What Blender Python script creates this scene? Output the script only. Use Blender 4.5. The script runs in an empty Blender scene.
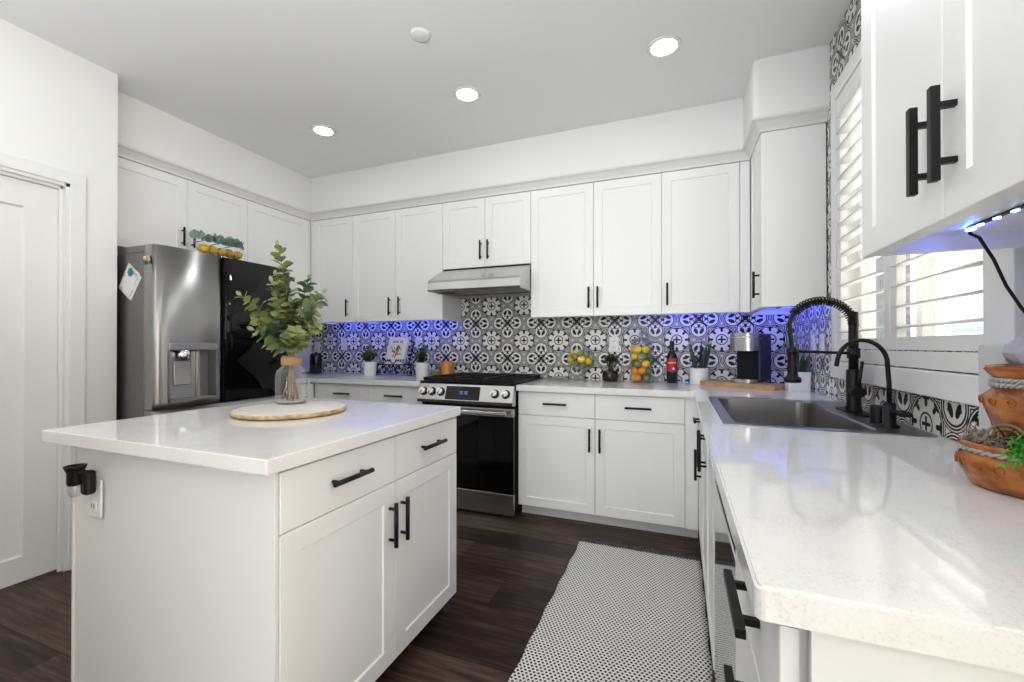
import bpy, bmesh, math, random
from mathutils import Vector, Matrix
random.seed(7)
R = math.radians
sc = bpy.context.scene
col = sc.collection

# ------------------------------------------------------------------ camera
cam_d = bpy.data.cameras.new('camera')
cam = bpy.data.objects.new('camera', cam_d); col.objects.link(cam)
cam.location = (-0.7332, -3.4, 1.182)
cam.rotation_euler = (R(90.2937), 0, R(21.3264))
cam_d.sensor_width = 36
cam_d.lens = 428.2 / 1024 * 36
cam_d.shift_y = (343.78 - 341) / 1024
cam_d.clip_start = 0.02
sc.camera = cam

# ------------------------------------------------------------------ world, sun, exposure
w = bpy.data.worlds.new('world'); sc.world = w; w.use_nodes = True
bg = w.node_tree.nodes['Background']
bg.inputs[0].default_value = (0.92, 0.965, 1.0, 1)
bg.inputs[1].default_value = 0.35
sun_d = bpy.data.lights.new('sun', 'SUN'); sun_d.energy = 20.0; sun_d.angle = R(3)
sun = bpy.data.objects.new('sun', sun_d); col.objects.link(sun)
sun.rotation_euler = Vector((0.35, -0.40, -0.85)).to_track_quat('-Z', 'Y').to_euler()
sc.view_settings.view_transform = 'Standard'
sc.view_settings.look = 'None'
sc.view_settings.gamma = 1
sc.view_settings.use_curve_mapping = False
sc.view_settings.exposure = 0.52

def area_light(name, loc, target, sx, sy, power, color):
    d = bpy.data.lights.new(name, 'AREA'); d.shape = 'RECTANGLE'; d.size = sx; d.size_y = sy; d.energy = power; d.color = color
    o_ = bpy.data.objects.new(name, d); col.objects.link(o_); o_.location = loc
    o_.rotation_euler = (Vector(target) - Vector(loc)).to_track_quat('-Z', 'Y').to_euler()
    return o_
# added unseen lamp behind the camera, thrown up to brighten the ceiling
area_light('bounce_light', (-1.7, -3.7, 1.75), (-1.7, -3.2, 2.74), 2.4, 0.9, 23, (0.93, 0.97, 1.0))
# added distant fill lamp behind the camera, lifting the far base cabinets
area_light('rear_fill_light', (-1.1, -9.5, 1.35), (-1.1, 0, 1.1), 2.3, 2.2, 115, (0.985, 0.995, 1.0))
# added unseen side fill, aimed past the shortened right wall at the island doors
area_light('side_fill_light', (7.0, -7.4, 1.5), (-1.66, -2.0, 0.8), 3.0, 2.2, 90, (0.95, 0.98, 1.0))
CAN_STRENGTH = 33.0
LED_STRENGTH = 20.0
sc.cycles.use_denoising = True
sc.cycles.max_bounces = 14
sc.cycles.diffuse_bounces = 6
sc.cycles.transparent_max_bounces = 24
sc.cycles.caustics_reflective = False
sc.cycles.caustics_refractive = False
sc.cycles.sample_clamp_indirect = 6


# ------------------------------------------------------------------ node helper
class S:
    """a socket with arithmetic"""
    def __init__(s, nt, sock): s.nt = nt; s.k = sock
    def _m(s, op, *a):
        n = s.nt.nodes.new('ShaderNodeMath'); n.operation = op
        for i, v in enumerate((s,) + a):
            if isinstance(v, S): s.nt.links.new(v.k, n.inputs[i])
            else: n.inputs[i].default_value = v
        return S(s.nt, n.outputs[0])
    def __add__(s, o): return s._m('ADD', o)
    def __sub__(s, o): return s._m('SUBTRACT', o)
    def __mul__(s, o): return s._m('MULTIPLY', o)
    def __truediv__(s, o): return s._m('DIVIDE', o)
    def __lt__(s, o): return s._m('LESS_THAN', o)
    def __gt__(s, o): return s._m('GREATER_THAN', o)
    def abs(s): return s._m('ABSOLUTE')
    def sqrt(s): return s._m('SQRT')
    def max(s, o): return s._m('MAXIMUM', o)
    def min(s, o): return s._m('MINIMUM', o)
    def frac(s): return s._m('FRACT')
    def floor(s): return s._m('FLOOR')
    def mod(s, o): return s._m('FLOORED_MODULO', o)
    def atan2(s, o): return s._m('ARCTAN2', o)
    def sin(s): return s._m('SINE')
    def near(s, v, wd): return (s - v).abs() < wd


def hyp(a, b): return (a * a + b * b).sqrt()


def mat(name, color, rough=0.5, metal=0.0, spec=0.5, emit=None, estr=0.0, aniso=0.0, coat=0.0):
    m = bpy.data.materials.new(name); m.use_nodes = True
    p = m.node_tree.nodes['Principled BSDF']
    p.inputs['Base Color'].default_value = (*color, 1)
    p.inputs['Roughness'].default_value = rough
    p.inputs['Metallic'].default_value = metal
    p.inputs['Specular IOR Level'].default_value = spec
    p.inputs['Anisotropic'].default_value = aniso
    p.inputs['Coat Weight'].default_value = coat
    if emit:
        p.inputs['Emission Color'].default_value = (*emit, 1)
        p.inputs['Emission Strength'].default_value = estr
    return m


def P(m): return m.node_tree.nodes['Principled BSDF']


def coords(m, kind='Object'):
    nt = m.node_tree
    t = nt.nodes.new('ShaderNodeTexCoord')
    x = nt.nodes.new('ShaderNodeSeparateXYZ'); nt.links.new(t.outputs[kind], x.inputs[0])
    return S(nt, x.outputs[0]), S(nt, x.outputs[1]), S(nt, x.outputs[2]), t.outputs[kind]


def noise(m, scale, detail=3, stretch=(1, 1, 1), kind='Object', rough=0.5):
    nt = m.node_tree
    t = nt.nodes.new('ShaderNodeTexCoord')
    mp = nt.nodes.new('ShaderNodeMapping'); mp.inputs['Scale'].default_value = stretch
    nt.links.new(t.outputs[kind], mp.inputs[0])
    n = nt.nodes.new('ShaderNodeTexNoise'); n.inputs['Scale'].default_value = scale
    n.inputs['Detail'].default_value = detail; n.inputs['Roughness'].default_value = rough
    nt.links.new(mp.outputs[0], n.inputs['Vector'])
    return S(nt, n.outputs[0])


def ramp(m, fac, stops, target='Base Color'):
    nt = m.node_tree
    r = nt.nodes.new('ShaderNodeValToRGB')
    el = r.color_ramp.elements
    while len(el) < len(stops): el.new(0.5)
    for e, (pos, c) in zip(el, stops):
        e.position = pos; e.color = (*c, 1)
    nt.links.new(fac.k, r.inputs[0])
    if target: nt.links.new(r.outputs[0], P(m).inputs[target])
    return r


def bump(m, h, strength=0.2, dist=0.002):
    nt = m.node_tree
    b = nt.nodes.new('ShaderNodeBump'); b.inputs['Strength'].default_value = strength
    b.inputs['Distance'].default_value = dist
    nt.links.new(h.k, b.inputs['Height']); nt.links.new(b.outputs[0], P(m).inputs['Normal'])


def set_rough(m, fac, lo, hi):
    nt = m.node_tree
    n = nt.nodes.new('ShaderNodeMapRange'); nt.links.new(fac.k, n.inputs[0])
    n.inputs[3].default_value = lo; n.inputs[4].default_value = hi
    nt.links.new(n.outputs[0], P(m).inputs['Roughness'])


def thin_glass(name, tint=(1, 1, 1), fmin=0.04, fmax=0.55, rough=0.0):
    m = bpy.data.materials.new(name); m.use_nodes = True
    nt = m.node_tree; nt.nodes.remove(P(m))
    out = nt.nodes['Material Output']
    tr = nt.nodes.new('ShaderNodeBsdfTransparent'); tr.inputs[0].default_value = (*tint, 1)
    gl = nt.nodes.new('ShaderNodeBsdfGlossy'); gl.inputs['Roughness'].default_value = 0.03
    lw = nt.nodes.new('ShaderNodeLayerWeight'); lw.inputs[0].default_value = 0.35
    mr = nt.nodes.new('ShaderNodeMapRange'); mr.inputs[3].default_value = fmin; mr.inputs[4].default_value = fmax
    nt.links.new(lw.outputs['Facing'], mr.inputs[0])
    mx = nt.nodes.new('ShaderNodeMixShader')
    nt.links.new(mr.outputs[0], mx.inputs[0]); nt.links.new(tr.outputs[0], mx.inputs[1]); nt.links.new(gl.outputs[0], mx.inputs[2])
    nt.links.new(mx.outputs[0], out.inputs[0])
    return m


# ------------------------------------------------------------------ materials
M = {}
M['wall'] = mat('wall_paint', (0.84, 0.84, 0.835), 0.7)
M['ceiling'] = mat('ceiling_paint', (0.85, 0.85, 0.845), 0.8)
bump(M['wall'], noise(M['wall'], 120, 2), 0.08, 0.001)
bump(M['ceiling'], noise(M['ceiling'], 90, 2), 0.1, 0.001)
M['trim'] = mat('trim_paint', (0.82, 0.82, 0.815), 0.4)
M['cab'] = mat('cabinet_white', (0.865, 0.865, 0.862), 0.38)
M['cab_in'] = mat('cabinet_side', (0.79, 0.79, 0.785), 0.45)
M['crown'] = mat('crown_paint', (0.76, 0.755, 0.735), 0.5)
M['toe'] = mat('toe_kick', (0.66, 0.66, 0.65), 0.5)
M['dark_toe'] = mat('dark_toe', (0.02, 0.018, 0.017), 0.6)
M['black'] = mat('matte_black', (0.004, 0.004, 0.0045), 0.4, spec=0.3)
M['black_iron'] = mat('black_iron', (0.005, 0.005, 0.006), 0.5, spec=0.3)
M['rubber'] = mat('black_rubber', (0.008, 0.008, 0.008), 0.7, spec=0.25)
M['black_glass'] = mat('black_glass', (0.003, 0.003, 0.0035), 0.03, spec=0.32)
M['oven_glass'] = mat('oven_glass', (0.008, 0.008, 0.009), 0.06, spec=0.35)
M['dark_glass'] = mat('dark_glass', (0.02, 0.012, 0.01), 0.08)
M['steel'] = mat('brushed_steel', (0.56, 0.555, 0.55), 0.25, 1.0, aniso=0.5)
M['steel_dark'] = mat('grey_steel', (0.20, 0.195, 0.19), 0.36, 0.8)
M['fridge_steel'] = mat('fridge_steel', (0.38, 0.375, 0.37), 0.3, 1.0, aniso=0.4)
tg = M['fridge_steel'].node_tree.nodes.new('ShaderNodeTangent'); tg.direction_type = 'RADIAL'; tg.axis = 'Z'
M['fridge_steel'].node_tree.links.new(tg.outputs[0], P(M['fridge_steel']).inputs['Tangent'])
P(M['fridge_steel']).inputs['Anisotropic'].default_value = 0.85
P(M['fridge_steel']).inputs['Anisotropic Rotation'].default_value = 0.25
M['mirror_steel'] = mat('polished_steel', (0.62, 0.62, 0.62), 0.09, 1.0)
M['sink_inside'] = mat('sink_inside', (0.42, 0.41, 0.395), 0.3, 1.0, aniso=0.3)
M['sink_steel'] = mat('sink_steel', (0.36, 0.36, 0.38), 0.28, 1.0, aniso=0.3)
M['chrome'] = mat('chrome', (0.8, 0.8, 0.8), 0.12, 1.0)
M['white_plastic'] = mat('white_plastic', (0.82, 0.82, 0.81), 0.35)
M['white_pot'] = mat('white_ceramic', (0.82, 0.815, 0.80), 0.4)
M['glass'] = thin_glass('clear_glass', (0.98, 0.985, 0.985), 0.03, 0.5)
M['lid_glass'] = thin_glass('lid_glass', (0.85, 0.88, 0.92), 0.25, 0.8)
M['pane'] = thin_glass('window_glass', (0.96, 0.98, 0.98), 0.02, 0.3)
M['water'] = thin_glass('water_glass', (0.93, 0.95, 0.94), 0.05, 0.5)
M['lens'] = mat('lamp_lens', (0.9, 0.9, 0.9), 0.5, emit=(0.965, 0.985, 1.0), estr=CAN_STRENGTH)
M['led_blue'] = mat('led_blue', (0.1, 0.15, 0.9), 0.5, emit=(0.09, 0.13, 1.0), estr=LED_STRENGTH)
M['led_hot'] = mat('led_blue_bright', (0.1, 0.15, 0.9), 0.5, emit=(0.04, 0.12, 1.0), estr=90.0)
M['led_dot'] = mat('led_dot', (0.7, 0.8, 1.0), 0.5, emit=(0.35, 0.55, 1.0), estr=9.0)
M['digit'] = mat('blue_digit', (0.1, 0.3, 0.9), 0.5, emit=(0.1, 0.45, 1.0), estr=0.9)
M['paper'] = mat('paper', (0.8, 0.79, 0.78), 0.6)
M['cork'] = mat('cork', (0.55, 0.31, 0.16), 0.8)
M['jute'] = mat('jute', (0.42, 0.24, 0.12), 0.9)
M['copper'] = mat('copper_orange', (0.72, 0.27, 0.075), 0.32, 0.35)
M['soil'] = mat('soil', (0.05, 0.03, 0.02), 0.95)
M['red_label'] = mat('red_label', (0.42, 0.015, 0.02), 0.5)
M['bottle'] = mat('bottle_black', (0.008, 0.008, 0.01), 0.12)
M['navy'] = mat('navy_plastic', (0.03, 0.032, 0.055), 0.22)
M['stem'] = mat('stem_wood', (0.30, 0.22, 0.12), 0.7)
M['rope'] = mat('silver_rope', (0.42, 0.42, 0.42), 0.45, 0.2)
M['crystal'] = mat('crystal_stone', (0.62, 0.58, 0.72), 0.15)
P(M['crystal']).inputs['Transmission Weight'].default_value = 0.35
M['acrylic'] = mat('pale_acrylic', (0.72, 0.74, 0.74), 0.12)
P(M['acrylic']).inputs['Alpha'].default_value = 0.72
M['stone'] = mat('grey_stone', (0.13, 0.115, 0.105), 0.7)
M['twine'] = mat('twine', (0.22, 0.18, 0.13), 0.9)
M['dry'] = mat('dry_moss_tan', (0.40, 0.32, 0.22), 0.9)
M['moss'] = mat('bright_moss', (0.05, 0.42, 0.03), 0.8)


def leafmat(name, a, b, rough=0.55):
    m = mat(name, a, rough)
    ramp(m, noise(m, 9, 2), [(0.36, a), (0.62, b)])
    return m


M['euc'] = leafmat('eucalyptus_leaf', (0.045, 0.100, 0.062), (0.30, 0.34, 0.11))
M['euc_pale'] = leafmat('eucalyptus_pale', (0.13, 0.22, 0.18), (0.20, 0.30, 0.24))
M['leaf_dark'] = leafmat('dark_leaf', (0.020, 0.075, 0.022), (0.075, 0.19, 0.05))
M['snake'] = leafmat('snake_leaf', (0.010, 0.03, 0.018), (0.035, 0.075, 0.035))
M['succ'] = leafmat('succulent_leaf', (0.02, 0.05, 0.02), (0.08, 0.12, 0.05))
M['lemon'] = mat('lemon_skin', (0.95, 0.60, 0.015), 0.42); bump(M['lemon'], noise(M['lemon'], 150, 1), 0.2, 0.001)
M['lime'] = mat('lime_skin', (0.13, 0.20, 0.035), 0.4); ramp(M['lime'], noise(M['lime'], 14, 1), [(0.4, (0.09, 0.16, 0.03)), (0.65, (0.22, 0.28, 0.06))])
M['orange'] = mat('orange_skin', (0.88, 0.28, 0.015), 0.42)
M['gold_fruit'] = mat('golden_skin', (0.50, 0.28, 0.015), 0.4); ramp(M['gold_fruit'], noise(M['gold_fruit'], 14, 1), [(0.4, (0.40, 0.21, 0.012)), (0.62, (0.62, 0.40, 0.03))])

# quartz
m = M['quartz'] = mat('quartz', (0.8, 0.8, 0.79), 0.06)
n1 = noise(m, 260, 2); n2 = noise(m, 9, 4, rough=0.65)
ramp(m, n1 * 0.55 + n2 * 0.45, [(0.34, (0.72, 0.715, 0.705)), (0.45, (0.82, 0.815, 0.805)), (0.62, (0.85, 0.845, 0.835))])

# terracotta
m = M['terra'] = mat('terracotta', (0.40, 0.13, 0.03), 0.22)
ramp(m, noise(m, 22, 4, (1, 1, 2)), [(0.32, (0.12, 0.03, 0.008)), (0.52, (0.36, 0.10, 0.016)), (0.70, (0.50, 0.18, 0.035))])

# boards
m = M['board'] = mat('board_wood', (0.55, 0.33, 0.19), 0.5)
ramp(m, noise(m, 5, 3, (2, 22, 4)), [(0.3, (0.40, 0.21, 0.105)), (0.7, (0.60, 0.37, 0.21))])
m = M['slice'] = mat('whitewashed_wood', (0.6, 0.56, 0.5), 0.55)
ramp(m, noise(m, 5, 3, (2, 18, 4)), [(0.3, (0.62, 0.59, 0.55)), (0.7, (0.76, 0.74, 0.71))])
m = M['bark'] = mat('board_edge', (0.55, 0.38, 0.18), 0.6)
ramp(m, noise(m, 30, 3), [(0.35, (0.36, 0.22, 0.09)), (0.65, (0.68, 0.50, 0.27))])

# floor planks (along x)
m = M['floor'] = mat('dark_planks', (0.05, 0.03, 0.025), 0.32, spec=0.2)
x, y, z, vec = coords(m)
row = (y / 0.178).floor()
xo = x + (row * 0.77).frac() * 1.2 + (row * 12.9898).sin() * 0.4
brd = (xo / 1.22).floor()
idv = ((row * 17.31 + brd * 43.77).sin() * 4375.5).frac()
nt = m.node_tree
cmb = nt.nodes.new('ShaderNodeCombineXYZ')
nt.links.new((x * 1.3 + idv * 7).k, cmb.inputs[0]); nt.links.new((y * 16 + idv * 31).k, cmb.inputs[1])
nz = nt.nodes.new('ShaderNodeTexNoise'); nz.inputs['Scale'].default_value = 2.2; nz.inputs['Detail'].default_value = 6
nz.inputs['Roughness'].default_value = 0.62
nt.links.new(cmb.outputs[0], nz.inputs['Vector'])
g = S(nt, nz.outputs[0])
gap = ((y / 0.178).frac() < 0.018).max((xo / 1.22).frac() < 0.0025)
val = g * 0.75 + idv * 0.22 - gap * 0.5
ramp(m, val, [(0.20, (0.007, 0.0045, 0.0037)), (0.40, (0.022, 0.0128, 0.0095)), (0.52, (0.060, 0.036, 0.026)), (0.68, (0.145, 0.092, 0.068))])
bump(m, g - gap, 0.12, 0.002)
set_rough(m, g, 0.30, 0.46)

# rug weave
m = M['rug'] = mat('rug_weave', (0.7, 0.69, 0.67), 0.9)
x, y, z, vec = coords(m)
u = x / 0.0165; v = y / 0.0135
par = (v.floor().mod(2.0)) * 0.5
fu = ((u + par).frac() - 0.5).abs(); fv = (v.frac() - 0.5).abs()
dot = (fu / 0.38 + fv / 0.46) < 1.0
nn = noise(m, 60, 3)
ln = (u + par).frac().near(0.0, 0.04)
fac = dot * 0.9 + nn * 0.16
ramp(m, fac, [(0.12, (0.84, 0.83, 0.81)), (0.45, (0.025, 0.025, 0.032))])
bump(m, nn - dot, 0.5, 0.004)
M['fringe'] = mat('fringe_yarn', (0.085, 0.09, 0.11), 0.95)


# patterned tile
def tile_material(name, axis, ou, oz, per=0.30):
    m = mat(name, (0.7, 0.7, 0.68), 0.35, spec=0.25)
    c = coords(m)
    u = (c[axis] - ou) / per; v = (c[2] - oz) / per
    ax = (u + 0.5).frac() - 0.5; ay = (v + 0.5).frac() - 0.5
    bx = (u.frac() - 0.5).abs(); by = (v.frac() - 0.5).abs()
    mm = bx.max(by); nn = bx.min(by)
    dA = hyp(ax, ay)
    dl = hyp(mm - 0.258, nn)
    # lobes of the quatrefoil
    ring1 = dl.near(0.178, 0.0115); ring2 = dl.near(0.212, 0.0100); ring3 = dl.near(0.241, 0.0060)
    lx = mm - 0.290; ly = nn - 0.064
    ca, sa = math.cos(R(-26)), math.sin(R(-26))
    rx = lx * ca + ly * sa; ry = ly * ca - lx * sa
    leaf = hyp(rx / 0.078, ry / 0.038) < 1.0
    notch = hyp(lx - 0.0, ly - 0.036) < 0.018
    notch2 = hyp(lx + 0.040, ly + 0.008) < 0.014
    heart = hyp((mm - 0.170) / 0.046, nn / 0.028) < 1.0
    curl = hyp(mm - 0.160, nn - 0.064).near(0.046, 0.009) * (mm - nn > 0.05)
    xarm = ((mm - nn) < 0.032) * (mm < 0.18)
    hub = dA.near(0.118, 0.011)
    cross = (dA < 0.085) * (ax.abs().min(ay.abs()) < 0.019)
    th = ay.atan2(ax)
    tf = ((th / (math.pi / 4) + 0.5).frac() - 0.5).abs() * (math.pi / 4)
    tw = tf * dA
    tooth = (dA > 0.205) * (dA < 0.282) * (tw < 0.028)
    tooth2 = dA.near(0.275, 0.013) * (tw < 0.056)
    tooth3 = hyp(dA - 0.212, tw) < 0.028
    rim = dA.near(0.291, 0.010) * (dl > 0.205)
    rim2 = dA.near(0.324, 0.009) * (dl > 0.215); rim3 = dA.near(0.354, 0.006) * (dl > 0.24)
    blk = ring1
    for k in (ring2, ring3, rim3, leaf, notch, notch2, heart, curl, xarm, hub, cross, tooth, tooth2, tooth3, rim, rim2): blk = blk.max(k)
    # grout between the tiles
    gx = (u * 1.0 + 0.5).frac().near(0.5, 0.006).max((v + 0.5).frac().near(0.5, 0.006))
    spots = noise(m, 30, 3)
    ramp(m, blk - gx * 0.12 * 0 + (spots - 0.5) * 0.04, [(0.45, (0.80, 0.79, 0.765)), (0.55, (0.004, 0.004, 0.006))])
    return m


M['tile_back'] = tile_material('patterned_tile_back', 0, -1.95, 1.228)
M['tile_right'] = tile_material('patterned_tile_right', 1, -1.66, 0.935)

# outside
M['stucco'] = mat('neighbour_stucco', (0.66, 0.60, 0.50), 0.9)
M['ext_trim'] = mat('neighbour_trim', (0.8, 0.78, 0.74), 0.7)
M['ext_glass'] = mat('neighbour_glass', (0.55, 0.62, 0.66), 0.15)
M['gravel'] = mat('outside_ground', (0.68, 0.66, 0.62), 0.9)


# ------------------------------------------------------------------ mesh helper
class MB:
    def __init__(s): s.bm = bmesh.new(); s.mi = 0
    def _fin(s, verts):
        if s.mi:
            fs = set()
            for v in verts:
                for f in v.link_faces: fs.add(f)
            for f in fs: f.material_index = s.mi
    def box(s, x0, x1, y0, y1, z0, z1, bev=0.0, seg=2):
        t = bmesh.new()
        bmesh.ops.create_cube(t, size=1)
        for v in t.verts:
            v.co = Vector(((x0 + x1) / 2 + v.co.x * (x1 - x0), (y0 + y1) / 2 + v.co.y * (y1 - y0), (z0 + z1) / 2 + v.co.z * (z1 - z0)))
        if bev: bmesh.ops.bevel(t, geom=t.edges[:], offset=bev, segments=seg, profile=0.5, affect='EDGES')
        return s.merge(t)
    def merge(s, t, mtx=None):
        mp = {}
        for v in t.verts:
            mp[v] = s.bm.verts.new(mtx @ v.co if mtx else v.co)
        for f in t.faces:
            try:
                nf = s.bm.faces.new([mp[v] for v in f.verts]); nf.material_index = s.mi; nf.smooth = f.smooth
            except ValueError: pass
        t.free()
        return s
    def poly(s, pts, z0, z1):
        a = [s.bm.verts.new((p[0], p[1], z0)) for p in pts]; b = [s.bm.verts.new((p[0], p[1], z1)) for p in pts]
        n = len(pts)
        fs = [s.bm.faces.new(a[::-1]), s.bm.faces.new(b)]
        for i in range(n): fs.append(s.bm.faces.new((a[i], a[(i + 1) % n], b[(i + 1) % n], b[i])))
        for f in fs: f.material_index = s.mi
        return s
    def prof_x(s, pts, x0, x1):
        """extrude a (y,z) profile along x"""
        a = [s.bm.verts.new((x0, p[0], p[1])) for p in pts]; b = [s.bm.verts.new((x1, p[0], p[1])) for p in pts]
        n = len(pts)
        fs = [s.bm.faces.new(a), s.bm.faces.new(b[::-1])]
        for i in range(n): fs.append(s.bm.faces.new((a[i], b[i], b[(i + 1) % n], a[(i + 1) % n])))
        for f in fs: f.material_index = s.mi
        return s
    def cyl(s, p0, p1, r0, r1=None, seg=16, caps=True):
        p0 = Vector(p0); p1 = Vector(p1); r1 = r0 if r1 is None else r1
        d = (p1 - p0).normalized()
        a = d.orthogonal().normalized(); b = d.cross(a)
        A = []; B = []
        for i in range(seg):
            t = 2 * math.pi * i / seg
            o = a * math.cos(t) + b * math.sin(t)
            A.append(s.bm.verts.new(p0 + o * r0)); B.append(s.bm.verts.new(p1 + o * r1))
        for i in range(seg):
            f = s.bm.faces.new((A[i], A[(i + 1) % seg], B[(i + 1) % seg], B[i])); f.smooth = True; f.material_index = s.mi
        if caps:
            f = s.bm.faces.new(A[::-1]); f.material_index = s.mi
            f = s.bm.faces.new(B); f.material_index = s.mi
        return s
    def tube(s, pts, r, seg=8, caps=True):
        pts = [Vector(p) for p in pts]; n = len(pts)
        rs = r if isinstance(r, (list, tuple)) else [r] * n
        prev = None; rings = []
        for i, p in enumerate(pts):
            d = (pts[min(i + 1, n - 1)] - pts[max(i - 1, 0)]).normalized()
            if prev is None: a = d.orthogonal().normalized()
            else:
                a = prev - d * prev.dot(d)
                a = a.normalized() if a.length > 1e-6 else d.orthogonal().normalized()
            prev = a; b = d.cross(a)
            rings.append([s.bm.verts.new(p + (a * math.cos(2 * math.pi * k / seg) + b * math.sin(2 * math.pi * k / seg)) * rs[i]) for k in range(seg)])
        for i in range(n - 1):
            for k in range(seg):
                f = s.bm.faces.new((rings[i][k], rings[i][(k + 1) % seg], rings[i + 1][(k + 1) % seg], rings[i + 1][k])); f.smooth = True; f.material_index = s.mi
        if caps:
            f = s.bm.faces.new(rings[0][::-1]); f.material_index = s.mi
            f = s.bm.faces.new(rings[-1]); f.material_index = s.mi
        return s
    def lathe(s, prof, c=(0, 0, 0), seg=32, smooth=True):
        c = Vector(c); rings = []
        for r, z in prof:
            if r < 1e-6: rings.append([s.bm.verts.new(c + Vector((0, 0, z)))])
            else: rings.append([s.bm.verts.new(c + Vector((r * math.cos(2 * math.pi * k / seg), r * math.sin(2 * math.pi * k / seg), z))) for k in range(seg)])
        for i in range(len(rings) - 1):
            A, B = rings[i], rings[i + 1]
            for k in range(seg):
                k2 = (k + 1) % seg
                if len(A) == 1 and len(B) == 1: continue
                if len(A) == 1: q = (A[0], B[k2], B[k])
                elif len(B) == 1: q = (A[k], A[k2], B[0])
                else: q = (A[k], A[k2], B[k2], B[k])
                f = s.bm.faces.new(q); f.smooth = smooth; f.material_index = s.mi
        return s
    def ball(s, c, r, sx=1, sy=1, sz=1, seg=16):
        t = bmesh.new(); bmesh.ops.create_uvsphere(t, u_segments=seg, v_segments=max(6, seg // 2), radius=r)
        for v in t.verts: v.co = Vector((c[0] + v.co.x * sx, c[1] + v.co.y * sy, c[2] + v.co.z * sz))
        for f in t.faces: f.smooth = True
        return s.merge(t)
    def leaf(s, p, d, nrm, L, W, bend=0.15, round_=True):
        p = Vector(p); d = Vector(d).normalized(); nrm = Vector(nrm)
        sd = d.cross(nrm)
        if sd.length < 1e-4: sd = d.orthogonal()
        sd.normalize(); up = sd.cross(d).normalized()
        ts = (0.0, 0.12, 0.35, 0.62, 0.85, 1.0)
        ws = (0.06, 0.55, 0.95, 0.95, 0.58, 0.05) if round_ else (0.5, 0.75, 0.95, 0.8, 0.45, 0.03)
        rows = []
        for t, wd in zip(ts, ws):
            q = p + d * (L * t) - up * (bend * L * t * t)
            e = up * (W * 0.12 * wd)
            rows.append((s.bm.verts.new(q - sd * W * 0.5 * wd + e), s.bm.verts.new(q), s.bm.verts.new(q + sd * W * 0.5 * wd + e)))
        for a, b in zip(rows, rows[1:]):
            for k in (0, 1):
                f = s.bm.faces.new((a[k], a[k + 1], b[k + 1], b[k])); f.smooth = True; f.material_index = s.mi
        return s
    def xf(s, mtx): bmesh.ops.transform(s.bm, matrix=mtx, verts=s.bm.verts[:]); return s
    def build(s, name, mats, parent=None, kind=None):
        me = bpy.data.meshes.new(name)
        bmesh.ops.recalc_face_normals(s.bm, faces=s.bm.faces[:])
        s.bm.to_mesh(me); s.bm.free()
        for k in (mats if isinstance(mats, (list, tuple)) else [mats]): me.materials.append(k)
        o = bpy.data.objects.new(name, me); col.objects.link(o)
        if parent: o.parent = parent
        if kind: o['kind'] = kind
        return o


def tag(o, label, cat, group=None):
    o['label'] = label; o['category'] = cat
    if group: o['group'] = group
    return o


def thing(name, label, cat, loc=(0, 0, 0), rz=0.0, group=None):
    o = bpy.data.objects.new(name, None); col.objects.link(o)
    o.empty_display_size = 0.1
    o.location = loc; o.rotation_euler = (0, 0, rz)
    return tag(o, label, cat, group)


def struct(mb, name, m, parent=None):
    o = mb.build(name, m, parent)
    if not parent: o['kind'] = 'structure'
    return o


def dup_tree(root, loc, rz=None):
    r = root.copy(); col.objects.link(r); r.location = loc
    if rz is not None: r.rotation_euler = (0, 0, rz)
    for ch in list(root.children):
        c = ch.copy(); col.objects.link(c); c.parent = r
        for gch in list(ch.children):
            d = gch.copy(); col.objects.link(d); d.parent = c
    return r


# ------------------------------------------------------------------ the setting
CEIL = 2.742
struct(MB().box(-4.8, 0.12, -4.9, 0.12, -0.1, 0), 'floor', M['floor'])
struct(MB().box(-4.8, 0.12, -4.9, 0.12, CEIL, CEIL + 0.1), 'ceiling', M['ceiling'])
struct(MB().box(-4.42, 0.12, 0, 0.12, 0, CEIL), 'wall_back', M['wall'])
struct(MB().box(-4.42, -4.30, -1.936, 0, 0, CEIL), 'wall_left', M['wall'])
# right wall with the window hole
HY0, HY1, HZ0, HZ1 = -2.03, -0.93, 1.17, 2.36
WEND = -4.3
wb = MB()
wb.box(0, 0.12, HY1, 0, 0, CEIL); wb.box(0, 0.12, -2.90, HY0, 0, CEIL)
wb.box(0, 0.12, HY0, HY1, 0, HZ0); wb.box(0, 0.12, HY0, HY1, HZ1, CEIL)
struct(wb, 'wall_right', M['wall'])
# the wall with the pantry door
DY0, DY1, DZ = -2.97, -2.142, 2.04
wp = MB()
wp.box(-3.86, -3.74, DY1, -1.936, 0, CEIL); wp.box(-3.86, -3.74, DY0, DY1, DZ, CEIL)
wp.box(-3.86, -3.74, WEND, DY0, 0, CEIL)
wp.box(-4.30, -3.86, -2.05, -1.936, 0, CEIL)
struct(wp, 'wall_left_front', M['wall'])
# added unseen wall behind the camera, its opening shaped to steer the fill light
wf = MB()
wf.box(-3.86, -1.80, -4.42, -4.30, 0, CEIL); wf.box(-0.70, 0.12, -4.42, -4.30, 0, CEIL); wf.box(-1.80, -0.70, -4.42, -4.30, 2.35, CEIL)
struct(wf, 'front_light_baffle', M['wall'])
# backsplash
struct(MB().box(-4.298, -0.006, -0.006, -0.0005, 0.914, 2.0), 'wall_back_tile', M['tile_back'])
tb = MB()
for a in ((HY1, -0.0005, 0.914, CEIL - .001), (-2.86, HY0, 0.914, CEIL - .001), (HY0, HY1, 0.914, HZ0), (HY0, HY1, HZ1, CEIL - .001)):
    tb.box(-0.006, -0.0005, *a)
struct(tb, 'wall_right_tile', M['tile_right'])

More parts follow.
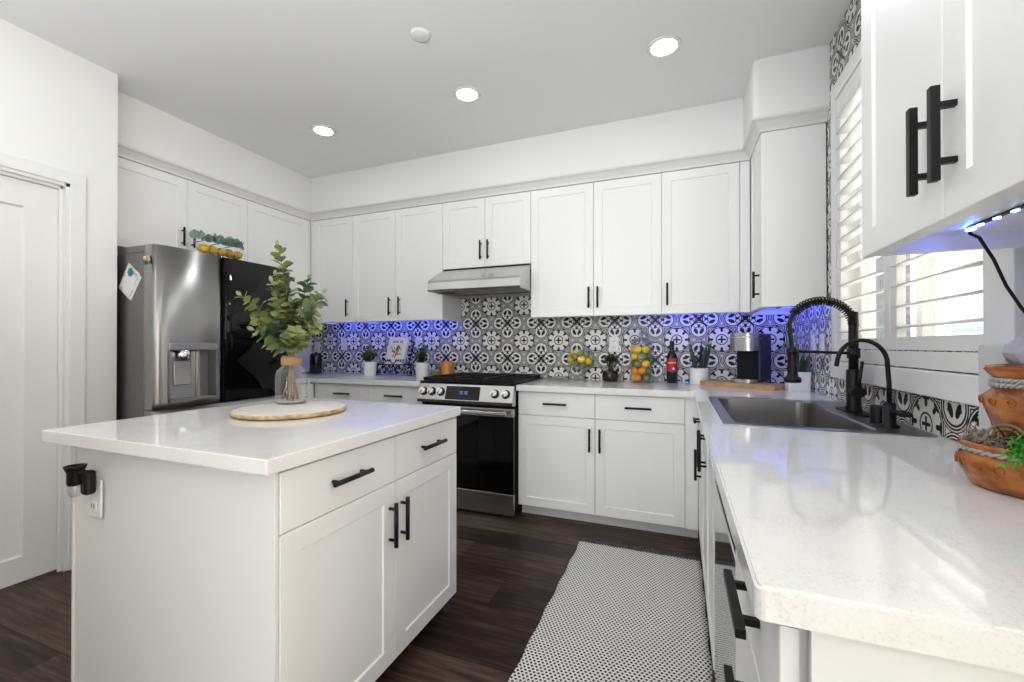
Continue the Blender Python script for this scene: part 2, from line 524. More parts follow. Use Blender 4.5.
# soffit and crown
o = 0.045
arc = [(-0.355 + 0.03 - 0.03 * math.cos(R(t)), -0.75 + 0.03 - 0.03 * math.sin(R(t))) for t in (0, 18, 36, 54, 72, 90)]
sf = [(-4.299, -1.935), (-3.97 + o, -1.935), (-3.97 + o, -0.33 - o), (-0.31 - o, -0.33 - o)] + arc + [(-0.0065, -0.75), (-0.0065, -0.0065), (-4.299, -0.0065)]
struct(MB().poly(sf, 2.428, CEIL - 0.0005), 'ceiling_soffit', M['wall'])
struct(MB().poly([(-0.36, -2.86), (-0.36, -2.07), (-0.0065, -2.07), (-0.0065, -2.86)], 2.428, CEIL - 0.0005), 'ceiling_soffit_side', M['wall'])
prof = [(-0.01, 2.36), (0.006, 2.36), (0.008, 2.374), (0.016, 2.386), (0.032, 2.406), (0.046, 2.412), (0.05, 2.417), (0.05, 2.4275), (-0.01, 2.4275)]
cm = MB(); rings = []
for off, z in prof:
    rings.append([cm.bm.verts.new(q) for q in ((-3.97 + off, -1.935, z), (-3.97 + off, -0.33 - off, z), (-0.31 - off, -0.33 - off, z), (-0.31 - off, -0.705 - off, z), (-0.0065, -0.705 - off, z))])
for i in range(len(rings)):
    A, B = rings[i], rings[(i + 1) % len(rings)]
    for k in range(4): cm.bm.faces.new((A[k], A[k + 1], B[k + 1], B[k]))
cm.bm.faces.new([r[0] for r in rings]); cm.bm.faces.new([r[4] for r in rings][::-1])
struct(cm, 'trim_1', M['crown'])

# pantry door
d = MB()
def shaker(mb, x0, x1, z0, z1, yf, th=0.02, fr=0.06, rec=0.006, b=0.0015, slope=0.004):
    """a recessed-panel front that faces -y"""
    def rect(i, y): return [mb.bm.verts.new(q) for q in ((x0 + i, y, z0 + i), (x1 - i, y, z0 + i), (x1 - i, y, z1 - i), (x0 + i, y, z1 - i))]
    L = [rect(0, yf + th), rect(0, yf + b), rect(b, yf)]
    if fr: L += [rect(fr, yf), rect(fr + slope, yf + rec)]
    mb.bm.faces.new(L[0])
    for A, B in zip(L, L[1:]):
        for k in range(4): mb.bm.faces.new((A[k], A[(k + 1) % 4], B[(k + 1) % 4], B[k]))
    mb.bm.faces.new(L[-1])
    return mb
shaker(d, 0, 0.79, 0.012, 2.005, 0, th=0.04, fr=0.125, rec=0.012, slope=0.008)
dr = struct(d, 'door_1', M['trim'])
dr.location = (-3.775, -2.96, 0); dr.rotation_euler = (0, 0, R(90)); dr['kind'] = 'structure'
hb = MB()
for zz in (0.22, 1.02, 1.82): hb.cyl((0.792, -0.004, zz), (0.792, -0.004, zz + 0.09), 0.006, seg=10)
hb.build('hinge', M['steel'], dr)
tr = MB()
CW = 0.062
tr.box(-3.741, -3.725, DY1 - 0.002, DY1 + CW, 0, DZ + CW, 0.003)
tr.box(-3.741, -3.725, DY0 - CW, DY0 + 0.002, 0, DZ + CW, 0.003)
tr.box(-3.741, -3.7252, DY0 - CW, DY1 + CW, DZ - 0.002, DZ + CW, 0.003)
tr.box(-3.86, -3.735, DY1 - 0.018, DY1, 0, DZ); tr.box(-3.86, -3.735, DY0, DY0 + 0.018, 0, DZ)
tr.box(-3.86, -3.735, DY0, DY1, DZ - 0.018, DZ)
tr.box(-3.772, -3.758, DY1 - 0.032, DY1 - 0.018, 0, DZ - 0.018, 0.002); tr.box(-3.772, -3.758, DY0, DY1, DZ - 0.032, DZ - 0.018, 0.002)
struct(tr, 'trim_2', M['trim'])
struct(MB().box(-3.741, -3.727, DY1 + CW, -1.93, 0, 0.10, 0.003).box(-3.741, -3.727, WEND, DY0 - CW, 0, 0.10, 0.003), 'baseboard_left', M['trim'])

# window: casing, sash, pane
win = bpy.data.objects.new('window_1', None); col.objects.link(win); win['kind'] = 'structure'
cs = MB()
FX = -0.036
cs.box(FX, -0.006, -2.10, -2.035, 1.10, 2.44, 0.003); cs.box(FX, -0.006, -0.925, -0.865, 1.10, 2.44, 0.003)
cs.box(FX + 0.0004, -0.006, -2.10, -0.865, 2.365, 2.44, 0.003)
cs.box(FX + 0.0004, -0.006, -2.10, -0.865, 1.112, 1.165, 0.003)
cs.box(FX - 0.004, -0.006, -2.105, -0.86, 1.030, 1.108, 0.004)
cs.build('casing', M['trim'], win)
sh = MB()
for a in ((-2.03, -1.99, 1.17, 2.36), (-0.97, -0.93, 1.17, 2.36), (-1.50, -1.46, 1.17, 2.36)): sh.box(0.05, 0.09, *a, 0.003)
for a in ((-2.03, -0.93, 1.17, 1.205), (-2.03, -0.93, 2.325, 2.36)): sh.box(0.052, 0.088, *a, 0.003)
sh.build('sash', M['white_plastic'], win)
MB().box(0.067, 0.071, -2.0, -0.95, 1.2, 2.33).build('pane', M['pane'], win)


# ------------------------------------------------------------------ cabinets
def pull(mb, cx, cz, L, vertical, yf, r=0.0065, stand=0.028, square=False, over=0.02):
    yb = yf - stand
    a = L / 2
    if square:
        h = r
        if vertical: mb.box(cx - h, cx + h, yb - h, yb + h, cz - a, cz + a, 0.0012)
        else: mb.box(cx - a, cx + a, yb - h, yb + h, cz - h, cz + h, 0.0012)
    else:
        if vertical: mb.cyl((cx, yb, cz - a), (cx, yb, cz + a), r, seg=12)
        else: mb.cyl((cx - a, yb, cz), (cx + a, yb, cz), r, seg=12)
    for sgn in (-1, 1):
        q = sgn * (a - over)
        px, pz = (cx, cz + q) if vertical else (cx + q, cz)
        if square: mb.box(px - r * .75, px + r * .75, yb, yf + 0.001, pz - r * .75, pz + r * .75)
        else: mb.cyl((px, yb, pz), (px, yf + 0.001, pz), r * 0.72, seg=10)
    return mb


def cabinet(name, label, loc, rz, W, D, z0, z1, fronts, toe=None, toe_mat=None, group=None, square=False, hr=0.007, recess=0.035, fillers=(), th=0.02, body_x0=0.0):
    t = thing(name, label, 'cabinet', loc, rz, group)
    b = MB()
    if recess and z0 > 1.0:
        q = 0.018
        b.box(0, W, 0, q, z0, z1); b.box(0, W, D - 0.004, D, z0 + recess, z1); b.box(0, q, q, D, z0, z1); b.box(W - q, W, q, D, z0, z1)
        b.box(q, W - q, q, D - 0.004, z0 + recess, z1)
    else:
        b.box(body_x0, W, 0, D, z0, z1)
    for (fx0, fx1) in fillers: b.box(fx0, fx1, -0.018, 0.0, z0, z1)
    b.build('body', M['cab'], t)
    for f in fronts:
        k, x0, x1, fz0, fz1 = f[:5]
        g = 0.0016
        fm = MB()
        shaker(fm, x0 + g, x1 - g, fz0 + g, fz1 - g, -th, th - 0.0005, fr=0 if k == 'drawer' else 0.06)
        fo = fm.build('drawer' if k == 'drawer' else 'door', M['cab'], t)
        for h in f[5:]:
            hm = MB(); pull(hm, h[1], h[2], h[3], h[0] == 'v', -th, hr, square=square, over=h[4] if len(h) > 4 else 0.022)
            hm.build('handle', M['black'], fo)
    if toe:
        MB().box(0.0, W, toe, D, 0.001, z0).build('toe_kick', toe_mat or M['toe'], t)
    return t


ZT, ZB = 2.358, 1.3973
UD = 0.303
X = dict(a=-3.934, b=-3.477, c=-3.0137, d=-2.5441, f=-1.7798, g=-1.3043, h=-0.8432, i=-0.3717)
def up(x): return X[x]
UG = None
cabinet('upper_cabinet', 'white single door wall cabinet in the far corner above the black canister', (-3.9695, -0.31, 0), 0, X['b'] + 3.9695, UD, ZB, ZT,
        [('door', X['a'] + 3.9695, X['b'] + 3.9695, ZB, ZT, ('v', X['b'] + 3.9695 - 0.05, 1.525, 0.155))], fillers=((0.0, X['a'] + 3.9685),))
wd = X['d'] - X['b']
cabinet('upper_cabinet', 'white two door wall cabinet directly beside the steel hood, above the open cookbook stand', (X['b'], -0.31, 0), 0, wd, UD, ZB, ZT,
        [('door', 0, X['c'] - X['b'], ZB, ZT, ('v', X['c'] - X['b'] - 0.05, 1.525, 0.155)), ('door', X['c'] - X['b'], wd, ZB, ZT, ('v', X['c'] - X['b'] + 0.05, 1.525, 0.155))])
wd = X['f'] - X['d']
cabinet('upper_cabinet', 'short white two door cabinet above the stainless range hood', (X['d'], -0.31, 0), 0, wd, UD, 1.808, ZT,
        [('door', 0, wd / 2, 1.808, ZT, ('v', wd / 2 - 0.032, 1.94, 0.15)), ('door', wd / 2, wd, 1.808, ZT, ('v', wd / 2 + 0.032, 1.94, 0.15))])
wd = X['h'] - X['f']; q = X['g'] - X['f']
cabinet('upper_cabinet', 'white two door wall cabinet above the bowl and tall jar of citrus', (X['f'], -0.31, 0), 0, wd, UD, ZB, ZT,
        [('door', 0, q, ZB, ZT, ('v', q - 0.032, 1.53, 0.15)), ('door', q, wd, ZB, ZT, ('v', q + 0.032, 1.53, 0.15))])
wd = -0.312 - X['h']; q = X['i'] - X['h']
cabinet('upper_cabinet', 'white single door wall cabinet above the wine bottle and steel coffee maker', (X['h'], -0.31, 0), 0, wd, UD, ZB, ZT,
        [('door', 0, q, ZB, ZT, ('v', 0.036, 1.53, 0.15))], fillers=((q + 0.002, wd - 0.002),))
# corner cabinet on the right wall
cabinet('upper_cabinet', 'white corner wall cabinet with a blank side panel next to the shuttered window', (-0.29, -0.0075, 0), R(-90), 0.6955, 0.283, ZB, ZT,
        [('door', 0.3265, 0.6955, ZB, ZT, ('v', 0.62, 1.53, 0.15))])
# over the refrigerator
cabinet('upper_cabinet', 'white two door wall cabinet above the refrigerator', (-3.99, -1.885, 0), R(90), 0.921, 0.305, 1.80, ZT,
        [('door', 0, 0.464, 1.80, ZT, ('v', 0.43, 1.945, 0.13)), ('door', 0.464, 0.921, 1.80, ZT, ('v', 0.497, 1.945, 0.13))])
cabinet('upper_cabinet', 'white wall cabinet with plain door between the refrigerator and the far corner', (-3.99, -0.963, 0), R(90), 0.63, 0.305, ZB, ZT,
        [('door', 0, 0.60, ZB, ZT)], fillers=((0.602, 0.631),))
# near cabinet on the right wall
cabinet('upper_cabinet', 'large white wall cabinet with thick black square pulls and blue strip light underneath', (-0.298, -2.125, 0), R(-90), 0.68, 0.289, ZB, ZT,
        [('door', -0.008, 0.3395, ZB - 0.003, ZT, ('v', 0.306, 1.527, 0.155, 0.032)), ('door', 0.3395, 0.683, ZB - 0.003, ZT, ('v', 0.376, 1.527, 0.155, 0.032))], square=True, hr=0.0065, recess=0.035)

# base cabinets
DT, DB, TK = 0.866, 0.708, 0.08
def base_fronts(x0, xm, x1, gap=0.0):
    c0, c1 = (x0 + xm) / 2, (xm + x1) / 2
    return [('drawer', x0, xm, DB, DT, ('h', c0, 0.792, 0.16)), ('drawer', xm, x1, DB, DT, ('h', c1, 0.792, 0.16)),
            ('door', x0, xm, TK + .003, DB, ('v', xm - 0.033, 0.57, 0.15)), ('door', xm, x1, TK + .003, DB, ('v', xm + 0.033, 0.57, 0.15))]
BF = -0.591
cabinet('base_cabinet', 'white base cabinet of two drawers over two doors between the range and the corner', (-1.776, BF, 0), 0, 1.148, 0.583, TK, 0.874,
        base_fronts(0, 0.5326, 1.074), toe=0.06, fillers=((1.077, 1.146),))
cabinet('base_cabinet', 'white drawer base under the white potted plants, half hidden by the island', (-3.63, BF, 0), 0, 1.082, 0.583, TK, 0.874,
        base_fronts(0.061, 0.571, 1.08), toe=0.06, fillers=((0.0, 0.058),))
cabinet('base_cabinet', 'white corner base cabinet beside the refrigerator', (-3.652, -0.975, 0), R(90), 0.36, 0.64, TK, 0.874,
        [('drawer', 0, 0.36, DB, DT), ('door', 0, 0.36, TK + .003, DB)], toe=0.06)
RF = -0.608
cabinet('base_cabinet', 'white base cabinet with one drawer over a door in the inner counter corner', (RF, -0.592, 0), R(-90), 0.338, 0.60, TK, 0.874,
        [('drawer', 0.05, 0.408, DB, DT, ('h', 0.26, 0.775, 0.13)), ('door', 0.05, 0.408, TK + .003, DB, ('v', 0.372, 0.56, 0.16))], toe=0.06)
st = cabinet('base_cabinet', 'white sink base cabinet with two full height doors under the steel sink', (RF, -1.002, 0), R(-90), 0.796, 0.60, TK, 0.66,
        [('door', 0, 0.398, TK + .003, DT, ('v', 0.365, 0.735, 0.16)), ('door', 0.398, 0.796, TK + .003, DT, ('v', 0.431, 0.735, 0.16))], toe=0.06)
cabinet('base_cabinet', 'white drawer base with two black pulls at the open end of the sink counter', (RF, -2.424, 0), R(-90), 0.395, 0.60, TK, 0.874,
        [('drawer', 0, 0.412, DB, DT, ('h', 0.234, 0.79, 0.170, 0.036)), ('drawer', 0, 0.412, 0.395, DB, ('h', 0.234, 0.625, 0.170, 0.036)), ('drawer', 0, 0.412, TK + .003, 0.395, ('h', 0.234, 0.30, 0.170, 0.036))],
        toe=0.06, square=True, hr=0.0068)
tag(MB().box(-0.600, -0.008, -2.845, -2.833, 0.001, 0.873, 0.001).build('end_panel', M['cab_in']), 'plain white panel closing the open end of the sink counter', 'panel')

# island
IX0, IX1, IY0, IY1 = -2.629, -1.636, -2.672, -1.712
isl = cabinet('island_cabinet', 'white kitchen island with two drawers over two doors and a plain end panel', (-1.681, -2.615, 0), R(90), 0.912, 0.862, TK, 0.874,
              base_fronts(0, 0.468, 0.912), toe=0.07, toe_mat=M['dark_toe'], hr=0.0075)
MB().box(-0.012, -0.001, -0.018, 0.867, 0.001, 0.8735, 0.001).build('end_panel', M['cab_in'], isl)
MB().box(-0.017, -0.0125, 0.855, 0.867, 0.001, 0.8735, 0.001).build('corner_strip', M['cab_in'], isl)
tag(MB().box(IX0, IX1, IY0, IY1, 0.8755, 0.914, 0.003).build('island_countertop', M['quartz']), 'white speckled quartz slab on the kitchen island', 'countertop')

# ------------------------------------------------------------------ countertops
CT0, CT1 = 0.8755, 0.914
c = MB(); c.poly([(-4.298, -0.007), (-4.298, -0.985), (-3.634, -0.985), (-3.634, -0.648), (-2.548, -0.648), (-2.548, -0.007)][::-1], CT0, CT1)
bmesh.ops.bevel(c.bm, geom=[e for e in c.bm.edges if abs(e.verts[0].co.z - CT1) < 1e-5 and abs(e.verts[1].co.z - CT1) < 1e-5], offset=0.003, segments=2, affect='EDGES')
tag(c.build('countertop', M['quartz']), 'white quartz counter under the cookbook stand and white potted plants', 'countertop')
SX0, SX1, SY0, SY1 = -0.575, -0.035, -1.765, -0.945     # hole for the sink
bev_in = []
c = MB()
NY = -2.8524
def quad_slab(bm, outer, hole, z0, z1):
    def ring(pts, z): return [bm.verts.new((p[0], p[1], z)) for p in pts]
    ob, ot, hb_, ht = ring(outer, z0), ring(outer, z1), ring(hole, z0), ring(hole, z1)
    n = len(outer)
    for i in range(n): bm.faces.new((ob[i], ob[(i + 1) % n], ot[(i + 1) % n], ot[i]))
    for i in range(4): bm.faces.new((hb_[i], ht[i], ht[(i + 1) % 4], hb_[(i + 1) % 4]))
    return ob, ot, hb_, ht
ca_ = [(-0.6542 + 0.010 - 0.010 * math.cos(R(t)), NY + 0.010 - 0.010 * math.sin(R(t))) for t in (0, 22.5, 45, 67.5, 90)]
outer = [(-0.007, -0.007), (-1.776, -0.007), (-1.776, -0.648), (-0.6542, -0.648)] + ca_ + [(-0.007, NY)]
hole = [(SX1, SY1), (SX0, SY1), (SX0, SY0), (SX1, SY0)]
ob, ot, hb2, ht = quad_slab(c.bm, outer, hole, CT0, CT1)
for oo, hh, fl in ((ot, ht, False), (ob, hb2, True)):
    fcs = [[oo[0], oo[1], oo[2], oo[3], hh[1], hh[0]], [oo[3], oo[4], oo[5], oo[6], oo[7], oo[8], oo[9], hh[3], hh[2], hh[1]], [oo[9], oo[0], hh[0], hh[3]]]
    for f in fcs: c.bm.faces.new(f[::-1] if fl else f)
bmesh.ops.recalc_face_normals(c.bm, faces=c.bm.faces[:])
oset = set(ot)
bmesh.ops.bevel(c.bm, geom=[e for e in c.bm.edges if e.verts[0] in oset and e.verts[1] in oset and len(e.link_faces) == 2 and abs(e.link_faces[0].normal.z - e.link_faces[1].normal.z) > 0.5], offset=0.004, segments=2, affect='EDGES')
tag(c.build('countertop', M['quartz']), 'L-shaped white quartz counter around the sink and corner coffee maker', 'countertop')

# ------------------------------------------------------------------ sink
sk = thing('kitchen_sink', 'stainless drop-in sink set into the white counter below the window', 'sink', (0, 0, 0))
def rrect(x0, x1, y0, y1, r, n=5):
    pts = []
    for cx, cy, a0 in ((x1 - r, y1 - r, 0), (x0 + r, y1 - r, 90), (x0 + r, y0 + r, 180), (x1 - r, y0 + r, 270)):
        for k in range(n + 1):
            t = R(a0 + 90 * k / n); pts.append((cx + r * math.cos(t), cy + r * math.sin(t)))
    return pts
b = MB()
lv = [(rrect(-0.592, -0.022, -1.785, -0.925, 0.02), 0.9142), (rrect(-0.590, -0.024, -1.783, -0.927, 0.02), 0.918),
      (rrect(-0.556, -0.150, -1.750, -0.960, 0.05), 0.918), (rrect(-0.550, -0.156, -1.744, -0.966, 0.05), 0.912),
      (rrect(-0.545, -0.161, -1.739, -0.971, 0.05), 0.72), (rrect(-0.515, -0.191, -1.709, -1.001, 0.04), 0.695)]
rg = [[b.bm.verts.new((p[0], p[1], z)) for p in pts] for pts, z in lv]
for i_, (A, B_) in enumerate(zip(rg, rg[1:])):
    for k in range(len(A)): f = b.bm.faces.new((A[k], A[(k + 1) % len(A)], B_[(k + 1) % len(A)], B_[k])); f.material_index = 1 if i_ > 2 else 0
b.bm.faces.new(rg[-1]).material_index = 1
b.build('basin', [M['sink_steel'], M['sink_inside']], sk)
MB().lathe([(0, 0.6985), (0.03, 0.6985), (0.042, 0.697), (0.045, 0.6955)], (-0.353, -1.355, 0)).build('drain', M['chrome'], sk)

# main faucet: plate, body, riser, spring, arm, spray head, lever
fc = thing('spring_faucet', 'tall matte black faucet with coiled spring neck behind the sink', 'faucet', (-0.086, -1.315, 0.918))
pl = MB(); pts = rrect(-0.032, 0.032, -0.125, 0.125, 0.031)
pl.poly(pts, 0.0, 0.006); pl.build('base_plate', M['black'], fc)
MB().lathe([(0.027, 0.006), (0.027, 0.02), (0.024, 0.03), (0.024, 0.165), (0.020, 0.172), (0, 0.172)], seg=20).build('body', M['black'], fc)
MB().cyl((0, 0, 0.17), (0, 0, 0.40), 0.0165).build('riser', M['black'], fc)
def arcpts(n=40):
    pts = [(0, 0, 0.37)]
    for k in range(n + 1):
        t = math.pi * k / n
        pts.append((-0.109 + 0.109 * math.cos(t), 0, 0.345 + 0.103 * math.sin(t)))
    for k in range(1, 9): pts.append((-0.218 + 0.01 * k / 8, 0, 0.345 - 0.10 * k / 8))
    return pts
ap = [Vector(p) for p in arcpts()]
MB().tube(ap, 0.0085, 10).build('hose', M['black'], fc)
# coil around the hose
cl = []
tot = [0.0]
for p, q2 in zip(ap, ap[1:]): tot.append(tot[-1] + (q2 - p).length)
Lc = tot[-1]
def at_len(s_):
    for i in range(len(ap) - 1):
        if tot[i + 1] >= s_:
            k = (s_ - tot[i]) / max(1e-9, tot[i + 1] - tot[i]); d_ = (ap[i + 1] - ap[i]).normalized()
            return ap[i].lerp(ap[i + 1], k), d_
    return ap[-1], (ap[-1] - ap[-2]).normalized()
turns = 27; NS = turns * 9
for k in range(NS + 1):
    p, d_ = at_len(Lc * (0.04 + 0.62 * k / NS))
    e1 = Vector((0, 1, 0)); e2 = d_.cross(e1).normalized(); t = 2 * math.pi * k / 9
    cl.append(p + (e1 * math.cos(t) + e2 * math.sin(t)) * 0.0165)
MB().tube(cl, 0.0032, 5).build('spring', M['black'], fc)
MB().lathe([(0, 0.262), (0.012, 0.262), (0.0175, 0.256), (0.0185, 0.22), (0.0185, 0.15), (0.022, 0.138), (0.031, 0.132), (0.032, 0.116), (0.028, 0.112), (0, 0.112)], (-0.208, 0, 0), 20).build('spray_head', M['black'], fc)
ar = MB().cyl((0, 0, 0.235), (-0.195, 0, 0.242), 0.006); ar.cyl((0, 0, 0.215), (0, 0, 0.255), 0.022, seg=18); ar.cyl((-0.208, 0, 0.230), (-0.208, 0, 0.252), 0.0215, seg=18)
ar.build('holder_arm', M['black'], fc)
lv_ = MB().cyl((0, 0, 0.085), (0.0, -0.062, 0.085), 0.021, seg=18); lv_.cyl((0, -0.045, 0.085), (0.012, -0.05, 0.205), 0.006, seg=10)
lv_.build('lever', M['black'], fc)

# filter faucet
ff = thing('filter_faucet', 'small black gooseneck water filter faucet at the near end of the sink', 'faucet', (-0.097, -1.655, 0.918))
MB().lathe([(0.026, 0), (0.026, 0.006), (0.018, 0.012), (0.017, 0.075), (0.011, 0.082), (0, 0.082)], seg=20).build('body', M['black'], ff)
gp = [(0, 0, 0.075), (0, 0, 0.14), (-0.004, 0, 0.20)]
for k in range(1, 17):
    t = math.pi * k / 16 * 0.95
    gp.append((-0.072 + 0.068 * math.cos(t), 0, 0.205 + 0.078 * math.sin(t)))
gp.append((-0.142, 0, 0.195))
MB().tube(gp, 0.0068, 12).build('gooseneck', M['black'], ff)
MB().cyl((0, -0.012, 0.05), (0.03, -0.058, 0.05), 0.009, seg=14).build('lever', M['black'], ff)
tag(MB().lathe([(0.021, 0), (0.021, 0.055), (0.019, 0.06), (0, 0.06)], (-0.10, -1.575, 0.918), 20).build('air_gap_cap', M['black']), 'short black cylinder cap between the two faucets on the sink ledge', 'cap')

# ------------------------------------------------------------------ dishwasher
dw = thing('dishwasher', 'mirror-like stainless dishwasher reflecting the rug, beside the sink cabinet', 'dishwasher', (-0.60, -1.803, 0), R(-90))
MB().box(0.001, 0.616, 0.0, 0.56, 0.05, 0.87).build('body', M['rubber'], dw)
MB().box(0.003, 0.614, -0.025, -0.001, 0.085, 0.735, 0.003).build('door', M['mirror_steel'], dw)
MB().box(0.003, 0.614, -0.025, -0.001, 0.755, 0.868, 0.003).build('control_panel', M['steel'], dw)
MB().box(0.003, 0.614, 0.04, 0.07, 0.001, 0.08).build('toe_kick', M['rubber'], dw)

# ------------------------------------------------------------------ range
rgx0, rgx1 = -2.540, -1.784
RW = rgx1 - rgx0
ra = thing('gas_range', 'stainless slide-in gas range with black oven glass under the hood', 'stove', (rgx0, 0, 0))
MB().box(0, RW, -0.635, -0.01, 0.03, 0.900).build('body', M['rubber'], ra)
ct = MB(); ct.box(-0.006 + 0.002, RW + 0.004, -0.665, -0.01, 0.9145, 0.924, 0.003); ct.build('cooktop', M['black'], ra)
cp = MB(); cp.prof_x([(-0.60, 0.913), (-0.655, 0.913), (-0.668, 0.905), (-0.706, 0.795), (-0.700, 0.772), (-0.60, 0.765)], 0.0, RW)
cpo = cp.build('control_panel', M['steel'], ra)
def onpanel(zc, out=0.0):
    y = -0.668 + (zc - 0.905) * (0.038 / 0.11); n = Vector((0, -0.945, 0.327)); return Vector((0, y, zc)) + n * out, n
for kx in (-2.491, -2.422, -2.347, -1.92, -1.838):
    k = MB(); p, n = onpanel(0.850); p.x = kx - rgx0
    k.cyl(p, p + n * 0.006, 0.032, 0.031, 22); k.build('knob_collar', M['black'], ra)
    k = MB(); k.cyl(p + n * 0.006, p + n * 0.034, 0.026, 0.023, 22)
    a = Vector((0.35, 0, 0.94)).normalized(); a = (a - n * a.dot(n)).normalized()
    k.tube([p + n * 0.036 - a * 0.021, p + n * 0.036 + a * 0.021], 0.006, 6)
    k.build('knob', M['chrome'], ra)
dm = MB()
p0, n = onpanel(0.800, 0.001); p1, n = onpanel(0.892, 0.001)
vs = [dm.bm.verts.new(q_) for q_ in ((-2.305 - rgx0, p0.y, p0.z), (-2.035 - rgx0, p0.y, p0.z), (-2.035 - rgx0, p1.y, p1.z), (-2.305 - rgx0, p1.y, p1.z))]
f = dm.bm.faces.new(vs); r_ = bmesh.ops.extrude_face_region(dm.bm, geom=[f])
for v in r_['geom']:
    if isinstance(v, bmesh.types.BMVert): v.co += n * 0.002
dsp = dm.build('display', M['black_glass'], ra)
dg = MB()
for i, ch in enumerate(('bcf', 'abcdef', 'abgc', 'abcdef')):
    cx = -2.19 - rgx0 + i * 0.016 + (0.006 if i > 1 else 0)
    seg = {'a': (-.004, .004, .0095, .011), 'd': (-.004, .004, -.011, -.0095), 'g': (-.004, .004, -.0008, .0008), 'b': (.004, .0055, .001, .0095), 'c': (.004, .0055, -.0095, -.001), 'f': (-.0055, -.004, .001, .0095), 'e': (-.0055, -.004, -.0095, -.001)}
    for s_ in ch:
        a0, a1, b0, b1 = seg[s_]
        pa, n = onpanel(0.848 + b0, 0.0034); pb, n = onpanel(0.848 + b1, 0.0034)
        dg.bm.faces.new([dg.bm.verts.new(q_) for q_ in ((cx + a0, pa.y, pa.z), (cx + a1, pa.y, pa.z), (cx + a1, pb.y, pb.z), (cx + a0, pb.y, pb.z))])
dg.build('clock_digits', M['digit'], dsp)
dd = MB().box(0.004, RW - 0.004, -0.672, -0.637, 0.168, 0.690, 0.003)
do = dd.build('oven_door', M['black_glass'], ra)
MB().box(0.16, RW - 0.16, -0.6728, -0.6721, 0.34, 0.60).build('oven_window', M['oven_glass'], do)
MB().box(0.004, RW - 0.004, -0.674, -0.637, 0.6915, 0.748, 0.003).build('door_trim', M['steel'], do)
hm = MB(); hm.box(0.035, RW - 0.035, -0.735, -0.715, 0.708, 0.735, 0.006, 3)
for hx in (0.07, RW - 0.07): hm.box(hx - 0.012, hx + 0.012, -0.72, -0.673, 0.712, 0.731, 0.002)
hm.build('handle', M['steel'], do)
MB().box(0.004, RW - 0.004, -0.670, -0.637, 0.014, 0.162, 0.004).build('warming_drawer', M['steel'], ra)
for fx in (0.05, RW - 0.05): MB().cyl((fx, -0.60, 0.0), (fx, -0.60, 0.032), 0.018, seg=12).build('foot', M['rubber'], ra)
for gx0, gx1 in ((0.012, 0.252), (0.262, 0.494), (0.504, 0.744)):
    gm = MB()
    zt_ = 0.950
    for yy in (-0.63, -0.045): gm.box(gx0, gx1, yy - 0.008, yy + 0.008, 0.9245, zt_, 0.003)
    for xx in (gx0 + 0.008, gx1 - 0.008): gm.box(xx - 0.008, xx + 0.008, -0.63, -0.045, 0.936, zt_ - 0.001, 0.003)
    for yy in (-0.50, -0.34, -0.18): gm.box(gx0, gx1, yy - 0.006, yy + 0.006, 0.94, zt_, 0.002)
    gm.box((gx0 + gx1) / 2 - 0.006, (gx0 + gx1) / 2 + 0.006, -0.62, -0.05, 0.94, zt_ - 0.0006, 0.002)
    gm.build('grate', M['black_iron'], ra)
for bx_, by_ in ((0.13, -0.47), (0.13, -0.19), (0.378, -0.33), (0.624, -0.47), (0.624, -0.19)):
    MB().lathe([(0.05, 0.9242), (0.05, 0.931), (0.034, 0.933), (0.034, 0.939), (0, 0.939)], (bx_, by_, 0), 24).build('burner', M['black_iron'], ra)

# ------------------------------------------------------------------ hood
hd = thing('range_hood', 'stainless under-cabinet range hood over the gas range', 'range hood', (X['d'], 0, 0))
HW = X['f'] - X['d']
hm = MB()
pr_ = [(-0.008, 1.796), (-0.338, 1.796), (-0.538, 1.692), (-0.553, 1.681), (-0.558, 1.668), (-0.562, 1.612), (-0.558, 1.604), (-0.548, 1.600), (-0.53, 1.600), (-0.53, 1.65), (-0.03, 1.65), (-0.03, 1.600), (-0.008, 1.600)]
hm.prof_x(pr_, 0.002, HW - 0.002)
for a, b_ in ((0.002, 0.02), (HW - 0.02, HW - 0.002)): hm.box(a, b_, -0.53, -0.03, 1.6005, 1.651)
ho = hm.build('shell', M['steel'], hd)
for fx in (0.03, HW / 2 + 0.005): MB().box(fx, fx + HW / 2 - 0.04, -0.50, -0.06, 1.630, 1.646, 0.002).build('grease_filter', M['steel_dark'], hd)
MB().box(0.01, HW - 0.01, -0.33, -0.02, 1.7965, 1.807).build('top_gasket', M['rubber'], hd)

